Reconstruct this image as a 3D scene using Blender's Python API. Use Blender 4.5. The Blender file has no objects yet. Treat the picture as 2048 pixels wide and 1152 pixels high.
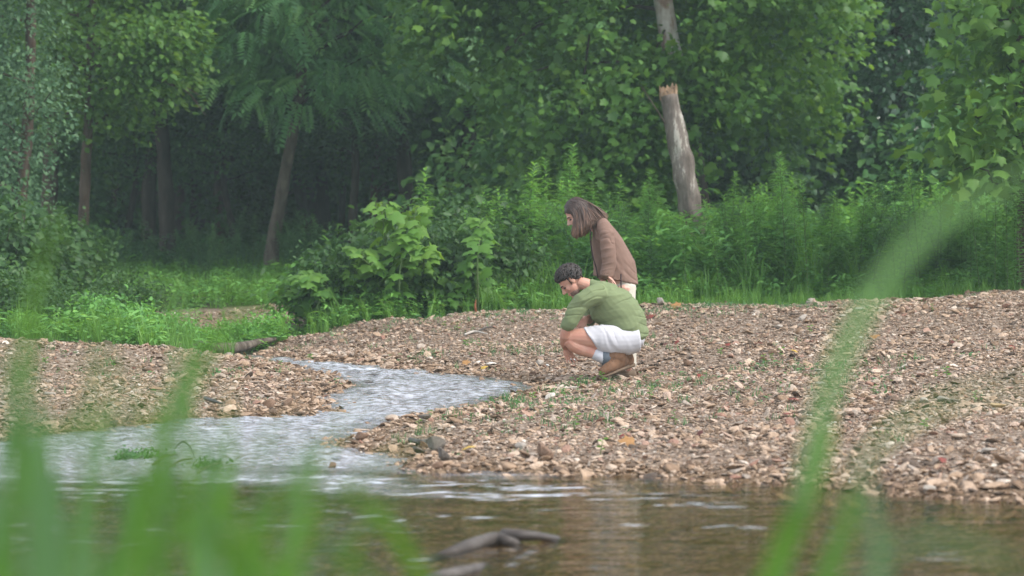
import bpy, math, random
import numpy as np
from mathutils import Vector, Matrix, noise as mnoise

# ------------------------------------------------------------------ camera, world, sun, exposure
scene = bpy.context.scene
COL = scene.collection
F = 4836.0                       # focal length in pixels of a 2048 px wide picture (85 mm lens)
CAMZ = 1.25
PITCH = math.atan(76.0 / F)
cam_data = bpy.data.cameras.new('camera')
cam_data.lens = 85.0
cam_data.sensor_width = 36.0
cam_data.clip_start = 0.05
cam_data.clip_end = 600.0
cam_data.dof.use_dof = True
cam_data.dof.focus_distance = 20.2
cam_data.dof.aperture_fstop = 2.5
cam = bpy.data.objects.new('camera', cam_data)
COL.objects.link(cam)
cam.location = (0, 0, CAMZ)
cam.rotation_euler = (math.pi / 2 - PITCH, 0, 0)
scene.camera = cam

SUN_EL, SUN_AZ = math.radians(52), math.radians(115)      # azimuth clockwise from +Y
world = bpy.data.worlds.new("World")
scene.world = world
world.use_nodes = True
wn, wl_ = world.node_tree.nodes, world.node_tree.links
bg = wn['Background']
sky = wn.new('ShaderNodeTexSky')
sky.sky_type = 'NISHITA'
sky.sun_disc = False
sky.sun_elevation = SUN_EL
sky.sun_rotation = SUN_AZ
sky.air_density = 1.0
sky.dust_density = 1.0
hsv = wn.new('ShaderNodeHueSaturation')
hsv.inputs['Saturation'].default_value = 0.35
wl_.new(sky.outputs['Color'], hsv.inputs['Color'])
wl_.new(hsv.outputs['Color'], bg.inputs['Color'])
bg.inputs['Strength'].default_value = 0.15
sun_data = bpy.data.lights.new('sun', 'SUN')
sun_data.energy = 1.1
sun_data.angle = math.radians(12)
sun_data.color = (1.0, 0.95, 0.88)
sun = bpy.data.objects.new('sun', sun_data)
COL.objects.link(sun)
sd_ = Vector((math.cos(SUN_EL) * math.sin(SUN_AZ), math.cos(SUN_EL) * math.cos(SUN_AZ), math.sin(SUN_EL)))
sun.rotation_euler = sd_.to_track_quat('Z', 'Y').to_euler()
scene.view_settings.view_transform = 'Standard'
scene.view_settings.look = 'None'
scene.view_settings.exposure = 1.5
scene.view_settings.gamma = 1.0
scene.render.engine = 'CYCLES'
cy = scene.cycles
cy.use_denoising = True
cy.use_adaptive_sampling = False
cy.max_bounces = 8
cy.diffuse_bounces = 3
cy.glossy_bounces = 3
cy.transmission_bounces = 4
cy.transparent_max_bounces = 8
cy.volume_bounces = 0
cy.caustics_reflective = False
cy.caustics_refractive = False

# ------------------------------------------------------------------ pixel -> world
_ca, _sa = math.cos(PITCH), math.sin(PITCH)
def ray(px, py):
    u = (px - 1024.0) / F
    v = -(py - 576.0) / F
    # camera forward = (0, ca, -sa), up = (0, sa, ca)
    return np.array([u, _ca + v * _sa, -_sa + v * _ca])
def P(px, py, Y):
    d = ray(px, py)
    t = Y / d[1]
    return np.array([d[0] * t, Y, CAMZ + d[2] * t])
def smooth(a, b, x):
    t = np.clip((x - a) / (b - a), 0, 1)
    return t * t * (3 - 2 * t)

# ------------------------------------------------------------------ numpy value noise
def _hash(ix, iy, iz, seed):
    h = (ix.astype(np.int64) * 374761393 + iy.astype(np.int64) * 668265263 + iz.astype(np.int64) * 2147483647 + seed * 974711) & 0xFFFFFFFF
    h = ((h ^ (h >> 13)) * 1274126177) & 0xFFFFFFFF
    h = (h ^ (h >> 16)) & 0xFFFFFF
    return h / float(0xFFFFFF) * 2 - 1
def vn(x, y, z=None, seed=0):
    x = np.asarray(x, float); y = np.asarray(y, float)
    z = np.zeros_like(x) if z is None else np.asarray(z, float)
    ix, iy, iz = np.floor(x), np.floor(y), np.floor(z)
    fx, fy, fz = x - ix, y - iy, z - iz
    s = lambda t: t * t * t * (t * (t * 6 - 15) + 10)
    ux, uy, uz = s(fx), s(fy), s(fz)
    r = 0
    for dx in (0, 1):
        for dy in (0, 1):
            for dz in (0, 1):
                w = (ux if dx else 1 - ux) * (uy if dy else 1 - uy) * (uz if dz else 1 - uz)
                r = r + w * _hash(ix + dx, iy + dy, iz + dz, seed)
    return r
def fbm(x, y, z=None, octv=4, seed=0, gain=0.5):
    r = 0; a = 1.0; f = 1.0
    for o in range(octv):
        r = r + a * vn(np.asarray(x) * f, np.asarray(y) * f, None if z is None else np.asarray(z) * f, seed + o * 17)
        a *= gain; f *= 2.03
    return r

# ------------------------------------------------------------------ mesh helpers
def make_mesh(name, V, groups, attrs=None, smooth_shade=False, mats=(), mat_idx=None):
    V = np.asarray(V, np.float32)
    groups = [np.asarray(g, np.int32) for g in groups if len(g)]
    me = bpy.data.meshes.new(name)
    me.vertices.add(len(V))
    me.vertices.foreach_set('co', V.ravel())
    nl = sum(g.size for g in groups); npoly = sum(len(g) for g in groups)
    me.loops.add(nl); me.polygons.add(npoly)
    me.loops.foreach_set('vertex_index', np.concatenate([g.ravel() for g in groups]))
    tot = np.concatenate([np.full(len(g), g.shape[1], np.int32) for g in groups])
    st = np.concatenate([[0], np.cumsum(tot)[:-1]]).astype(np.int32)
    me.polygons.foreach_set('loop_start', st)
    try: me.polygons.foreach_set('loop_total', tot)
    except Exception: pass
    if smooth_shade:
        me.polygons.foreach_set('use_smooth', np.ones(npoly, bool))
    if attrs:
        for k, a in attrs.items():
            a = np.asarray(a, np.float32)
            if a.ndim == 1:
                at = me.attributes.new(k, 'FLOAT', 'POINT'); at.data.foreach_set('value', a)
            else:
                at = me.attributes.new(k, 'FLOAT_VECTOR', 'POINT'); at.data.foreach_set('vector', a.ravel())
    for m in mats: me.materials.append(m)
    if mat_idx is not None: me.polygons.foreach_set('material_index', np.asarray(mat_idx, np.int32))
    me.update(calc_edges=True)
    me.validate()
    return me

class MB:
    """collects vertices and faces for ONE mesh"""
    def __init__(s): s.V = []; s.G = {}; s.T = []; s.n = 0; s.I = {}
    def join(s, o, mi=1):
        """take another builder's geometry in, with material slot mi"""
        for k, l in o.G.items():
            for f in l: s.G.setdefault(k, []).append(f + s.n); s.I.setdefault(k, []).append(np.full(len(f), mi))
        s.V += o.V; s.T += o.T; s.n += o.n
        return s
    def add(s, V, faces, tint=0.5):
        V = np.asarray(V, float).reshape(-1, 3)
        for f in faces:
            f = np.asarray(f, int)
            if f.size == 0: continue
            s.G.setdefault(f.shape[1], []).append(f + s.n); s.I.setdefault(f.shape[1], []).append(np.zeros(len(f), int))
        s.V.append(V); s.n += len(V)
        s.T.append(np.broadcast_to(np.asarray(tint, float), (len(V),)))
    def mesh(s, name, mat, origin=(0, 0, 0), smooth_shade=False):
        V = np.concatenate(s.V) - np.asarray(origin, float)
        mats = mat if isinstance(mat, (list, tuple)) else [mat]
        return make_mesh(name, V, [np.concatenate(g) for g in s.G.values()], {'tint': np.concatenate(s.T)}, smooth_shade, mats, np.concatenate([np.concatenate(g) for g in s.I.values()]) if len(mats) > 1 else None)

def link(name, me, parent=None):
    o = bpy.data.objects.new(name, me)
    COL.objects.link(o)
    if parent is not None: o.parent = parent
    return o
def tag(o, label=None, cat=None, group=None, kind=None):
    if label: o['label'] = label
    if cat: o['category'] = cat
    if group: o['group'] = group
    if kind: o['kind'] = kind
    return o
def thing(name, loc, label, cat, group=None):
    o = bpy.data.objects.new(name, None)
    o.empty_display_size = 0.1
    COL.objects.link(o)
    o.location = tuple(float(c) for c in loc)
    return tag(o, label, cat, group)
def rootloc(o):
    while o.parent: o = o.parent
    return np.array(o.location)
def part(name, mb, mat, parent, smooth_shade=True, label=None):
    """mesh part under a thing; vertices are given in world coordinates"""
    o = link(name, mb.mesh(name, mat, rootloc(parent), smooth_shade), parent)
    if label: o['label'] = label
    return o
def single(name, mb, mat, origin, label, cat, group=None, smooth_shade=True):
    o = link(name, mb.mesh(name, mat, origin, smooth_shade))
    o.location = tuple(float(c) for c in origin)
    return tag(o, label, cat, group)
def copy_tree(o, parent=None):
    c = o.copy(); COL.objects.link(c)
    if parent is not None:
        c.parent = parent
        c.matrix_parent_inverse = o.matrix_parent_inverse.copy()
    for ch in list(o.children): copy_tree(ch, c)
    return c

def nrm(v):
    v = np.asarray(v, float)
    return v / (np.linalg.norm(v, axis=-1, keepdims=True) + 1e-12)

def tube(path, rad, seg=8, depth_rad=None, ref=None, caps=True, wob=0.0, seed=0, tang=None, domed=True):
    """closed tube with elliptical rings; rad across, depth_rad along ref"""
    path = np.asarray(path, float); n = len(path)
    ra = np.broadcast_to(np.asarray(rad, float), (n,)).copy()
    rb = ra.copy() if depth_rad is None else np.broadcast_to(np.asarray(depth_rad, float), (n,)).copy()
    T = np.gradient(path, axis=0)
    if tang is not None:
        for i, t in tang.items(): T[i] = t
    T = nrm(T)
    if ref is None:
        ref = np.array([0.0, 1.0, 0.0])
        if abs(np.mean(T[:, 1])) > 0.8: ref = np.array([1.0, 0, 0])
    R = nrm(np.asarray(ref, float)[None, :] - (T @ np.asarray(ref, float))[:, None] * T)
    N = np.cross(T, R)
    if caps and domed:
        # rounded ends
        k0, k1 = path[0] - T[0] * min(ra[0], rb[0]) * 0.55, path[-1] + T[-1] * min(ra[-1], rb[-1]) * 0.55
        path = np.vstack([k0, path, k1]); T = np.vstack([T[0], T, T[-1]]); R = np.vstack([R[0], R, R[-1]]); N = np.vstack([N[0], N, N[-1]])
        ra = np.concatenate([[ra[0] * 0.55], ra, [ra[-1] * 0.55]]); rb = np.concatenate([[rb[0] * 0.55], rb, [rb[-1] * 0.55]])
        n += 2
    a = np.linspace(0, 2 * np.pi, seg, endpoint=False)
    V = path[:, None, :] + N[:, None, :] * (ra[:, None] * np.cos(a))[:, :, None] + R[:, None, :] * (rb[:, None] * np.sin(a))[:, :, None]
    if wob > 0:
        C = path[:, None, :]
        k = fbm(V[..., 0] * 4 + seed, V[..., 1] * 4, V[..., 2] * 4, 3, seed)
        V = C + (V - C) * (1 + wob * k[..., None])
    V = V.reshape(-1, 3)
    i, j = np.meshgrid(np.arange(n - 1), np.arange(seg), indexing='ij')
    j2 = (j + 1) % seg
    q = np.stack([i * seg + j, i * seg + j2, (i + 1) * seg + j2, (i + 1) * seg + j], -1).reshape(-1, 4)
    faces = [q]
    if caps:
        V = np.vstack([V, path[0], path[-1]])
        c0, c1 = n * seg, n * seg + 1
        jj = np.arange(seg); j2 = (jj + 1) % seg
        faces.append(np.stack([np.full(seg, c0), j2, jj], -1))
        faces.append(np.stack([np.full(seg, c1), (n - 1) * seg + jj, (n - 1) * seg + j2], -1))
    return V, faces
def spline(pts, n):
    """Catmull-Rom through points (last axis any dim)"""
    p = np.asarray(pts, float)
    p = np.vstack([2 * p[0] - p[1], p, 2 * p[-1] - p[-2]])
    t = np.linspace(0, len(p) - 3 - 1e-6, n)
    k = t.astype(int); f = (t - k)[:, None]
    a, b, c, d = p[k], p[k + 1], p[k + 2], p[k + 3]
    return 0.5 * (2 * b + (c - a) * f + (2 * a - 5 * b + 4 * c - d) * f ** 2 + (3 * b - a - 3 * c + d) * f ** 3)

# ------------------------------------------------------------------ leaf templates: midrib along +Y, normal +Z, unit length
def tpl_oval(w=0.27, fold=0.07, droop=0.12):
    V = [(0, 0, 0), (-w, .3, fold), (-w * .85, .68, fold - droop * .4), (0, 1, -droop), (w, .3, fold), (w * .85, .68, fold - droop * .4)]
    return np.array(V), [np.array([[0, 3, 2, 1], [0, 4, 5, 3]])]
def tpl_lobed():
    half = [(.20, -.07), (.50, .10), (.37, .28), (.60, .56), (.29, .58)]
    out = [(0, 0)] + half + [(0, 1.0)] + [(-x, y) for x, y in half[::-1]]
    out = np.array(out)
    z = -.28 * np.abs(out[:, 0]) ** 1.4 - .22 * np.clip(out[:, 1] - .3, 0, 1) ** 1.5
    V = np.vstack([np.column_stack([out, z]), [[0, .33, .04]]])
    n = len(out)
    f = np.array([[n, i, (i + 1) % n] for i in range(n)])
    return V, [f]
def tpl_lance(w=0.10, droop=0.35):
    V = [(0, 0, 0), (-w, .3, .03), (0, .33, -.02), (w, .3, .03), (-w * .8, .65, -.1 * droop / .35), (0, .66, -.13 * droop / .35), (w * .8, .65, -.1 * droop / .35), (0, 1, -droop)]
    q = np.array([[1, 2, 5, 4], [2, 3, 6, 5]])
    t = np.array([[0, 2, 1], [0, 3, 2], [4, 5, 7], [5, 6, 7]])
    return np.array(V), [q, t]
def tpl_pinnate(pairs=9):
    V = []; Q = []
    def leaflet(b, d, L, W):
        d = nrm(d); s = nrm(np.cross(d, (0, 0, 1.0)))
        k = len(V)
        V.extend([b, b + d * L * .45 + s * W, b + d * L + np.array([0, 0, -.04]), b + d * L * .45 - s * W])
        Q.append([k, k + 1, k + 2, k + 3])
    for i in range(pairs):
        t = .12 + .85 * i / (pairs - 1)
        b = np.array([0, t, -.30 * t * t])
        L = .30 * (1 - .45 * abs(t - .45))
        for sgn in (-1, 1):
            leaflet(b, np.array([sgn, .35, -.25]), L, .045)
    leaflet(np.array([0, 1, -.3]), np.array([0, 1, -.5]), .22, .045)
    return np.array(V), [np.array(Q)]
def scatter(mb, tpl, pos, d, n, size, tint, wscale=1.0):
    """copies of a leaf template: pos (k,3), d midrib dirs, n normals"""
    V0, faces = tpl
    pos = np.asarray(pos, float); k = len(pos)
    if k == 0: return
    y = nrm(d); z = nrm(n - np.sum(n * y, -1, keepdims=True) * y); x = np.cross(y, z)
    s = np.broadcast_to(np.asarray(size, float), (k,))[:, None, None]
    V = pos[:, None, :] + s * (V0[None, :, 0:1] * wscale * x[:, None, :] + V0[None, :, 1:2] * y[:, None, :] + V0[None, :, 2:3] * z[:, None, :])
    off = (np.arange(k) * len(V0))[:, None, None]
    mb.add(V.reshape(-1, 3), [(f[None] + off).reshape(-1, f.shape[1]) for f in faces],
           np.repeat(np.broadcast_to(np.asarray(tint, float), (k,)), len(V0)))

# ------------------------------------------------------------------ materials
def new_mat(name):
    m = bpy.data.materials.new(name); m.use_nodes = True
    nt = m.node_tree
    for n in list(nt.nodes): nt.nodes.remove(n)
    out = nt.nodes.new('ShaderNodeOutputMaterial')
    return m, nt, nt.nodes, nt.links, out
def ramp(nodes, stops, interp='LINEAR'):
    r = nodes.new('ShaderNodeValToRGB'); r.color_ramp.interpolation = interp
    e = r.color_ramp.elements
    while len(e) < len(stops): e.new(0.5)
    for el, (p, c) in zip(e, stops): el.position = p; el.color = (*c, 1)
    return r
def leaf_mat(name, dark, mid, light, trans=0.35, rough=0.5, spec=0.35):
    m, nt, N, L, out = new_mat(name)
    at = N.new('ShaderNodeAttribute'); at.attribute_name = 'tint'
    oi = N.new('ShaderNodeObjectInfo')
    ad = N.new('ShaderNodeMath'); ad.operation = 'MULTIPLY_ADD'
    L.new(oi.outputs['Random'], ad.inputs[0]); ad.inputs[1].default_value = 0.24
    sb = N.new('ShaderNodeMath'); sb.operation = 'SUBTRACT'; L.new(at.outputs['Fac'], sb.inputs[0]); sb.inputs[1].default_value = 0.12
    L.new(sb.outputs[0], ad.inputs[2])
    r = ramp(N, [(0.0, dark), (0.5, mid), (1.0, light)])
    L.new(ad.outputs[0], r.inputs[0])
    p = N.new('ShaderNodeBsdfPrincipled')
    L.new(r.outputs[0], p.inputs['Base Color'])
    p.inputs['Roughness'].default_value = rough
    p.inputs['Specular IOR Level'].default_value = spec
    t = N.new('ShaderNodeBsdfTranslucent')
    hs = N.new('ShaderNodeHueSaturation'); hs.inputs['Hue'].default_value = 0.475; hs.inputs['Value'].default_value = 1.5; hs.inputs['Saturation'].default_value = 1.1
    L.new(r.outputs[0], hs.inputs['Color']); L.new(hs.outputs[0], t.inputs['Color'])
    mx = N.new('ShaderNodeMixShader'); mx.inputs[0].default_value = trans
    L.new(p.outputs[0], mx.inputs[1]); L.new(t.outputs[0], mx.inputs[2])
    L.new(mx.outputs[0], out.inputs['Surface'])
    return m
def noise_mat(name, stops, scale=6.0, detail=6, rough=0.85, bump=0.3, bscale=20.0, stretch=(1, 1, 1), spec=0.25, dist=0.02, interp='LINEAR', nrough=0.6):
    m, nt, N, L, out = new_mat(name)
    tc = N.new('ShaderNodeTexCoord'); mp = N.new('ShaderNodeMapping'); mp.inputs['Scale'].default_value = stretch
    L.new(tc.outputs['Object'], mp.inputs[0])
    nz = N.new('ShaderNodeTexNoise'); nz.inputs['Scale'].default_value = scale; nz.inputs['Detail'].default_value = detail; nz.inputs['Roughness'].default_value = nrough
    L.new(mp.outputs[0], nz.inputs['Vector'])
    r = ramp(N, stops, interp); L.new(nz.outputs['Fac'], r.inputs[0])
    p = N.new('ShaderNodeBsdfPrincipled'); L.new(r.outputs[0], p.inputs['Base Color'])
    p.inputs['Roughness'].default_value = rough; p.inputs['Specular IOR Level'].default_value = spec
    n2 = N.new('ShaderNodeTexNoise'); n2.inputs['Scale'].default_value = bscale; n2.inputs['Detail'].default_value = 5
    L.new(mp.outputs[0], n2.inputs['Vector'])
    b = N.new('ShaderNodeBump'); b.inputs['Strength'].default_value = bump; b.inputs['Distance'].default_value = dist
    L.new(n2.outputs['Fac'], b.inputs['Height']); L.new(b.outputs[0], p.inputs['Normal'])
    L.new(p.outputs[0], out.inputs['Surface'])
    return m
# ================================================================== water outline and terrain
def wlev(y): return 0.15 * smooth(13.6, 21.0, np.asarray(y, float))
def unp_water(px, py):
    d = ray(px, py); Y = 15.0
    for _ in range(60): Y = 0.5 * Y + 0.5 * (float(wlev(Y)) - CAMZ) / d[2] * d[1]
    return (d[0] / d[1] * Y, Y)
_c1 = [(-260, 888), (0, 878), (60, 872), (100, 866), (150, 864), (200, 856), (300, 845), (400, 834), (500, 827), (560, 822), (610, 816), (632, 807), (612, 799),
       (650, 787), (705, 771), (660, 759), (600, 746), (550, 734), (505, 720)]
_c2 = [(478, 707), (500, 709), (560, 714), (640, 719), (760, 729), (900, 744), (1000, 757), (1062, 765), (1084, 773),
       (1050, 787), (1000, 801), (940, 816), (870, 833), (800, 850), (740, 866), (692, 883), (684, 892), (730, 899), (800, 903), (845, 918), (835, 932),
       (880, 944), (950, 940), (1010, 941), (1150, 946), (1300, 952), (1400, 958), (1500, 962), (1600, 964), (1700, 971), (1800, 982), (1900, 992), (2048, 1001), (2300, 1014)]
WPOLY = np.array([(10.5, 11.6), (10.5, 4.6), (-10.5, 4.6), (-10.5, 16.4)] + [unp_water(*p) for p in _c1]
                 + [(-2.75, 24.7), (-4.0, 25.5), (-10, 26.3), (-10, 27.2), (-4, 26.8), (-3.0, 26.3)] + [unp_water(*p) for p in _c2])
def sdist(x, y):
    """signed distance to the waterline, positive on land"""
    x = np.asarray(x, float).ravel(); y = np.asarray(y, float).ravel()
    best = np.full(len(x), 1e9); ins = np.zeros(len(x), bool)
    for (ax, ay), (bx, by) in zip(WPOLY, np.roll(WPOLY, -1, 0)):
        ex, ey = bx - ax, by - ay
        t = np.clip(((x - ax) * ex + (y - ay) * ey) / (ex * ex + ey * ey + 1e-12), 0, 1)
        best = np.minimum(best, (x - ax - t * ex) ** 2 + (y - ay - t * ey) ** 2)
        c = (ay > y) != (by > y)
        with np.errstate(divide='ignore', invalid='ignore'):
            ins ^= c & (x < (bx - ax) * (y - ay) / (by - ay + 1e-15) + ax)
    d = np.sqrt(best)
    return np.where(ins, -d, d)
_ctl = [P(*p) for p in [(560, 690, 25.6), (650, 655, 26.2), (800, 632, 26.8), (1000, 618, 27), (1200, 616, 27), (1400, 613, 27), (1550, 610, 27), (1700, 606, 27), (1870, 600, 27), (2048, 590, 27),
        (2300, 585, 27), (1230, 757, 20), (1255, 745, 20.6), (1180, 760, 20), (1600, 742, 20), (2048, 722, 20), (2400, 715, 20), (1300, 850, 16), (1600, 838, 16), (2048, 828, 16.0), (900, 860, 17), (1000, 690, 23.6), (1300, 690, 22.6),
        (300, 689, 22.6), (100, 688, 22.6), (0, 682, 22.6), (-200, 680, 22.6), (420, 694, 22.8), (500, 704, 23.6), (450, 760, 20.5), (300, 765, 19.5), (100, 775, 19),
        (300, 637, 30), (450, 634, 30), (600, 629, 30), (200, 640, 30), (0, 640, 30), (300, 664, 27.6), (0, 668, 27.6), (480, 668, 27.6), (540, 560, 40), (300, 580, 36), (100, 570, 36), (760, 600, 31)]]
_ctl += [np.array(p) for p in [(-6, 3, .34), (0, 3, .34), (6, 3, .34), (0, -1, .3), (-8, 45, .85), (0, 45, .9), (8, 45, .95), (2, 33, .86), (6, 33, .9), (0, 36, .85), (-20, 30, .8), (20, 30, .95),
         (-25, 60, 1.2), (0, 60, 1.1), (25, 60, 1.2), (0, 95, 1.6), (-45, 95, 2), (45, 95, 2), (0, 140, 2.2), (-8.5, 23, .45), (8, 14, .2), (9, 22, .62)]]
_ctl = np.array(_ctl)
def efield(x, y):
    num = 0; den = 0
    for cx, cy_, cz in _ctl:
        d2 = (x - cx) ** 2 + (y - cy_) ** 2
        w = 1.0 / (d2 + 0.12) ** 2
        num = num + w * cz; den = den + w
    return num / den
def height_raw(x, y):
    s = sdist(x, y); x = np.asarray(x, float).ravel(); y = np.asarray(y, float).ravel()
    w = wlev(y); e = np.maximum(efield(x, y), w + 0.05)
    land = w + 0.012 + (e - w - 0.012) * (1 - np.exp(-np.maximum(s, 0) / 0.75))
    n = fbm(x * 1.3, y * 1.3, octv=3, seed=3) * 0.022 + fbm(x * .35, y * .35, octv=2, seed=9) * 0.03
    land = land + n * smooth(0.0, 1.2, s)
    depth = 0.05 + 0.42 * smooth(0.1, 2.6, -s) * (1 - 0.72 * smooth(13.6, 15.0, y))
    bed = w - depth * smooth(0, .5, -s) + 0.012 * (s > -.05) + n * 0.5
    return np.where(s > 0, land, bed), s
_gx0, _gx1, _gy0, _gy1, _gd = -10.5, 10.5, 3.0, 46.0, 0.07
GX = np.arange(_gx0, _gx1 + 1e-6, _gd); GY = np.arange(_gy0, _gy1 + 1e-6, _gd)
_mx, _my = np.meshgrid(GX, GY, indexing='ij')
_hz, _hs = height_raw(_mx, _my)
GH = _hz.reshape(_mx.shape); GS = _hs.reshape(_mx.shape)
def _bil(G, x, y):
    u = np.clip((np.asarray(x, float) - _gx0) / _gd, 0, len(GX) - 1.001); v = np.clip((np.asarray(y, float) - _gy0) / _gd, 0, len(GY) - 1.001)
    i, j = u.astype(int), v.astype(int); f, g = u - i, v - j
    return G[i, j] * (1 - f) * (1 - g) + G[i + 1, j] * f * (1 - g) + G[i, j + 1] * (1 - f) * g + G[i + 1, j + 1] * f * g
def H(x, y):
    x = np.atleast_1d(np.asarray(x, float)); y = np.atleast_1d(np.asarray(y, float))
    ins = (x > _gx0) & (x < _gx1) & (y > _gy0) & (y < _gy1)
    r = _bil(GH, x, y)
    if (~ins).any(): r[~ins] = height_raw(x[~ins], y[~ins])[0]
    return r
def h1(x, y): return float(H([x], [y])[0])
_hY = np.linspace(9.0, 44.0, 2800)
def hit(px, py):
    """where the line of sight through a picture point meets the ground or the water"""
    d = ray(px, py); xs = d[0] / d[1] * _hY; zr = CAMZ + d[2] / d[1] * _hY
    zg = np.maximum(H(xs, _hY), wlev(_hY) - .01); k = int(np.argmax(zr < zg))
    return np.array([xs[k], _hY[k], zg[k]])
def SD(x, y): return _bil(GS, x, y)
def vegmask(x, y):
    """1 where soil with plants, 0 on bare gravel"""
    x = np.asarray(x, float); y = np.asarray(y, float)
    j = fbm(x * .9, y * .9, octv=3, seed=21) * .35
    edge = np.interp(x, [-10, -3.2, -2.4, -1.2, 0, 2.2, 4.6, 10], [23.3, 23.4, 26.6, 26.9, 27.3, 27.2, 27.3, 27.2])
    v = smooth(-.35, .35, y + j - edge)
    strip = smooth(-.5, -.1, -(np.abs(y + j * .8 - 30.3) - 1.7)) * smooth(-5.6, -5.0, x) * smooth(-2.2, -2.7, x)
    v = v * (1 - 0.92 * strip)
    return np.where(y < 4.9, 1.0, v)

def axis(fine, lo, hi, step):
    a = [fine[0]]; s = step
    while a[-1] > lo: a.append(a[-1] - s); s *= 1.35
    b = [fine[-1]]; s = step
    while b[-1] < hi: b.append(b[-1] + s); s *= 1.35
    return np.array(a[:0:-1] + list(fine) + b[1:])
XS = axis(GX, -160, 160, .2); YS = axis(GY, -30, 220, .2)
mx, my = np.meshgrid(XS, YS, indexing='ij')
zz = H(mx.ravel(), my.ravel())
def grid_faces(nx, ny):
    i, j = np.meshgrid(np.arange(nx - 1), np.arange(ny - 1), indexing='ij')
    return np.stack([i * ny + j, (i + 1) * ny + j, (i + 1) * ny + j + 1, i * ny + j + 1], -1).reshape(-1, 4)
fx, fy = mx.ravel(), my.ravel()
veg = vegmask(fx, fy)
wet = 1 - smooth(0.0, 0.45, np.where((np.abs(fx) < 10.4) & (fy > 3) & (fy < 46), SD(fx, fy), 5.0))

def ground_material():
    m, nt, N, L, out = new_mat('gravel_and_soil')
    tc = N.new('ShaderNodeTexCoord')
    v = N.new('ShaderNodeTexVoronoi'); v.inputs['Scale'].default_value = 28
    L.new(tc.outputs['Object'], v.inputs['Vector'])
    sep = N.new('ShaderNodeSeparateColor'); L.new(v.outputs['Color'], sep.inputs[0])
    r = ramp(N, [(0, (.085, .058, .040)), (.35, (.15, .105, .072)), (.7, (.215, .155, .112)), (1, (.33, .265, .21))]); L.new(sep.outputs[0], r.inputs[0])
    nz = N.new('ShaderNodeTexNoise'); nz.inputs['Scale'].default_value = 2.2; nz.inputs['Detail'].default_value = 8; L.new(tc.outputs['Object'], nz.inputs['Vector'])
    r2 = ramp(N, [(.3, (.017, .030, .010)), (.55, (.05, .055, .024)), (.75, (.085, .07, .04))]); L.new(nz.outputs['Fac'], r2.inputs[0])
    a = N.new('ShaderNodeAttribute'); a.attribute_name = 'veg'
    mx_ = N.new('ShaderNodeMix'); mx_.data_type = 'RGBA'; L.new(a.outputs['Fac'], mx_.inputs[0]); L.new(r.outputs[0], mx_.inputs[6]); L.new(r2.outputs[0], mx_.inputs[7])
    w = N.new('ShaderNodeAttribute'); w.attribute_name = 'wet'
    m3 = N.new('ShaderNodeMix'); m3.data_type = 'RGBA'; m3.blend_type = 'MULTIPLY'; L.new(w.outputs['Fac'], m3.inputs[0]); L.new(mx_.outputs[2], m3.inputs[6]); m3.inputs[7].default_value = (.82, .74, .60, 1)
    p = N.new('ShaderNodeBsdfPrincipled'); L.new(m3.outputs[2], p.inputs['Base Color'])
    p.inputs['Roughness'].default_value = .9; p.inputs['Specular IOR Level'].default_value = .2
    b = N.new('ShaderNodeBump'); b.inputs['Strength'].default_value = .8; b.inputs['Distance'].default_value = .02
    L.new(v.outputs['Distance'], b.inputs['Height']); b.invert = True
    L.new(b.outputs[0], p.inputs['Normal']); L.new(p.outputs[0], out.inputs['Surface'])
    return m
M_ground = ground_material()
g = link('ground', make_mesh('ground', np.column_stack([fx, fy, zz]), [grid_faces(len(XS), len(YS))], {'veg': veg, 'wet': wet}, True, [M_ground]))
tag(g, 'gravel bars and soil of the creek bed', kind='structure')

# ================================================================== water
WX = np.arange(-10.4, 10.41, .04); WY = np.concatenate([np.arange(4.4, 10, .08), np.arange(10, 28, .034)])
wx, wy = np.meshgrid(WX, WY, indexing='ij'); wx, wy = wx.ravel(), wy.ravel()
_u = wx + fbm(wx * .7, wy * .7, octv=3, seed=31) * .5; _v = wy + fbm(wx * .6 + 9, wy * .6, octv=3, seed=32) * .55
rif = smooth(13.0, 14.2, _v + 0.35 * smooth(-1.2, -2.2, wx) - 1.6 * smooth(0.1, 1.5, wx))
# the tongue of fast water that runs out from the riffle into the pool
_tx = np.interp(wy, [11, 12.5, 13.2, 14.2], [0.2, -.45, -1.2, -1.8]); tongue = smooth(.9, .15, np.abs(_u - _tx) / 1.0) * smooth(11.9, 13.4, wy) * smooth(15, 14.2, wy)
rif = np.maximum(rif, tongue * .8)
rif = rif * (1 - .35 * smooth(23.5, 25.5, wy))
_sd = SD(wx, wy)
cov = rif * (0.35 + .65 * smooth(0.0, .35, -_sd))
ph = wy + wx * .35
wz = wlev(wy)
wz = wz + cov * (0.020 * fbm(wx * 2.6, wy * 3.6, octv=2, seed=41) + 0.013 * vn(wx * 7, wy * 9, seed=43) + 0.0075 * vn(wx * 15, wy * 18, seed=44))
wz = wz + (1 - rif) * 0.0024 * fbm(wx * 1.8, wy * 6.0, octv=3, seed=47)
foam_glints = .6 * smooth(.6, 1.0, fbm(wx * 5, wy * 9, octv=4, seed=51) * .6 + fbm(wx * 1.1, wy * 1.6, octv=2, seed=52) * .5) * cov
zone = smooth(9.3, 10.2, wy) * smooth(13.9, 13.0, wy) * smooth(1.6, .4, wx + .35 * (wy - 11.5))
foam_glints = np.maximum(foam_glints, zone * .6 * smooth(.70, 1.05, fbm(wx * 5.5, wy * 17, octv=4, seed=53, gain=.65) * .62 + .42 * fbm(wx * .9, wy * 2.2, octv=2, seed=54) + .30 * smooth(11.6, 13.3, wy)))  # besides riffle foam: sky sparkles painted as pale streaks on the pool
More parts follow.
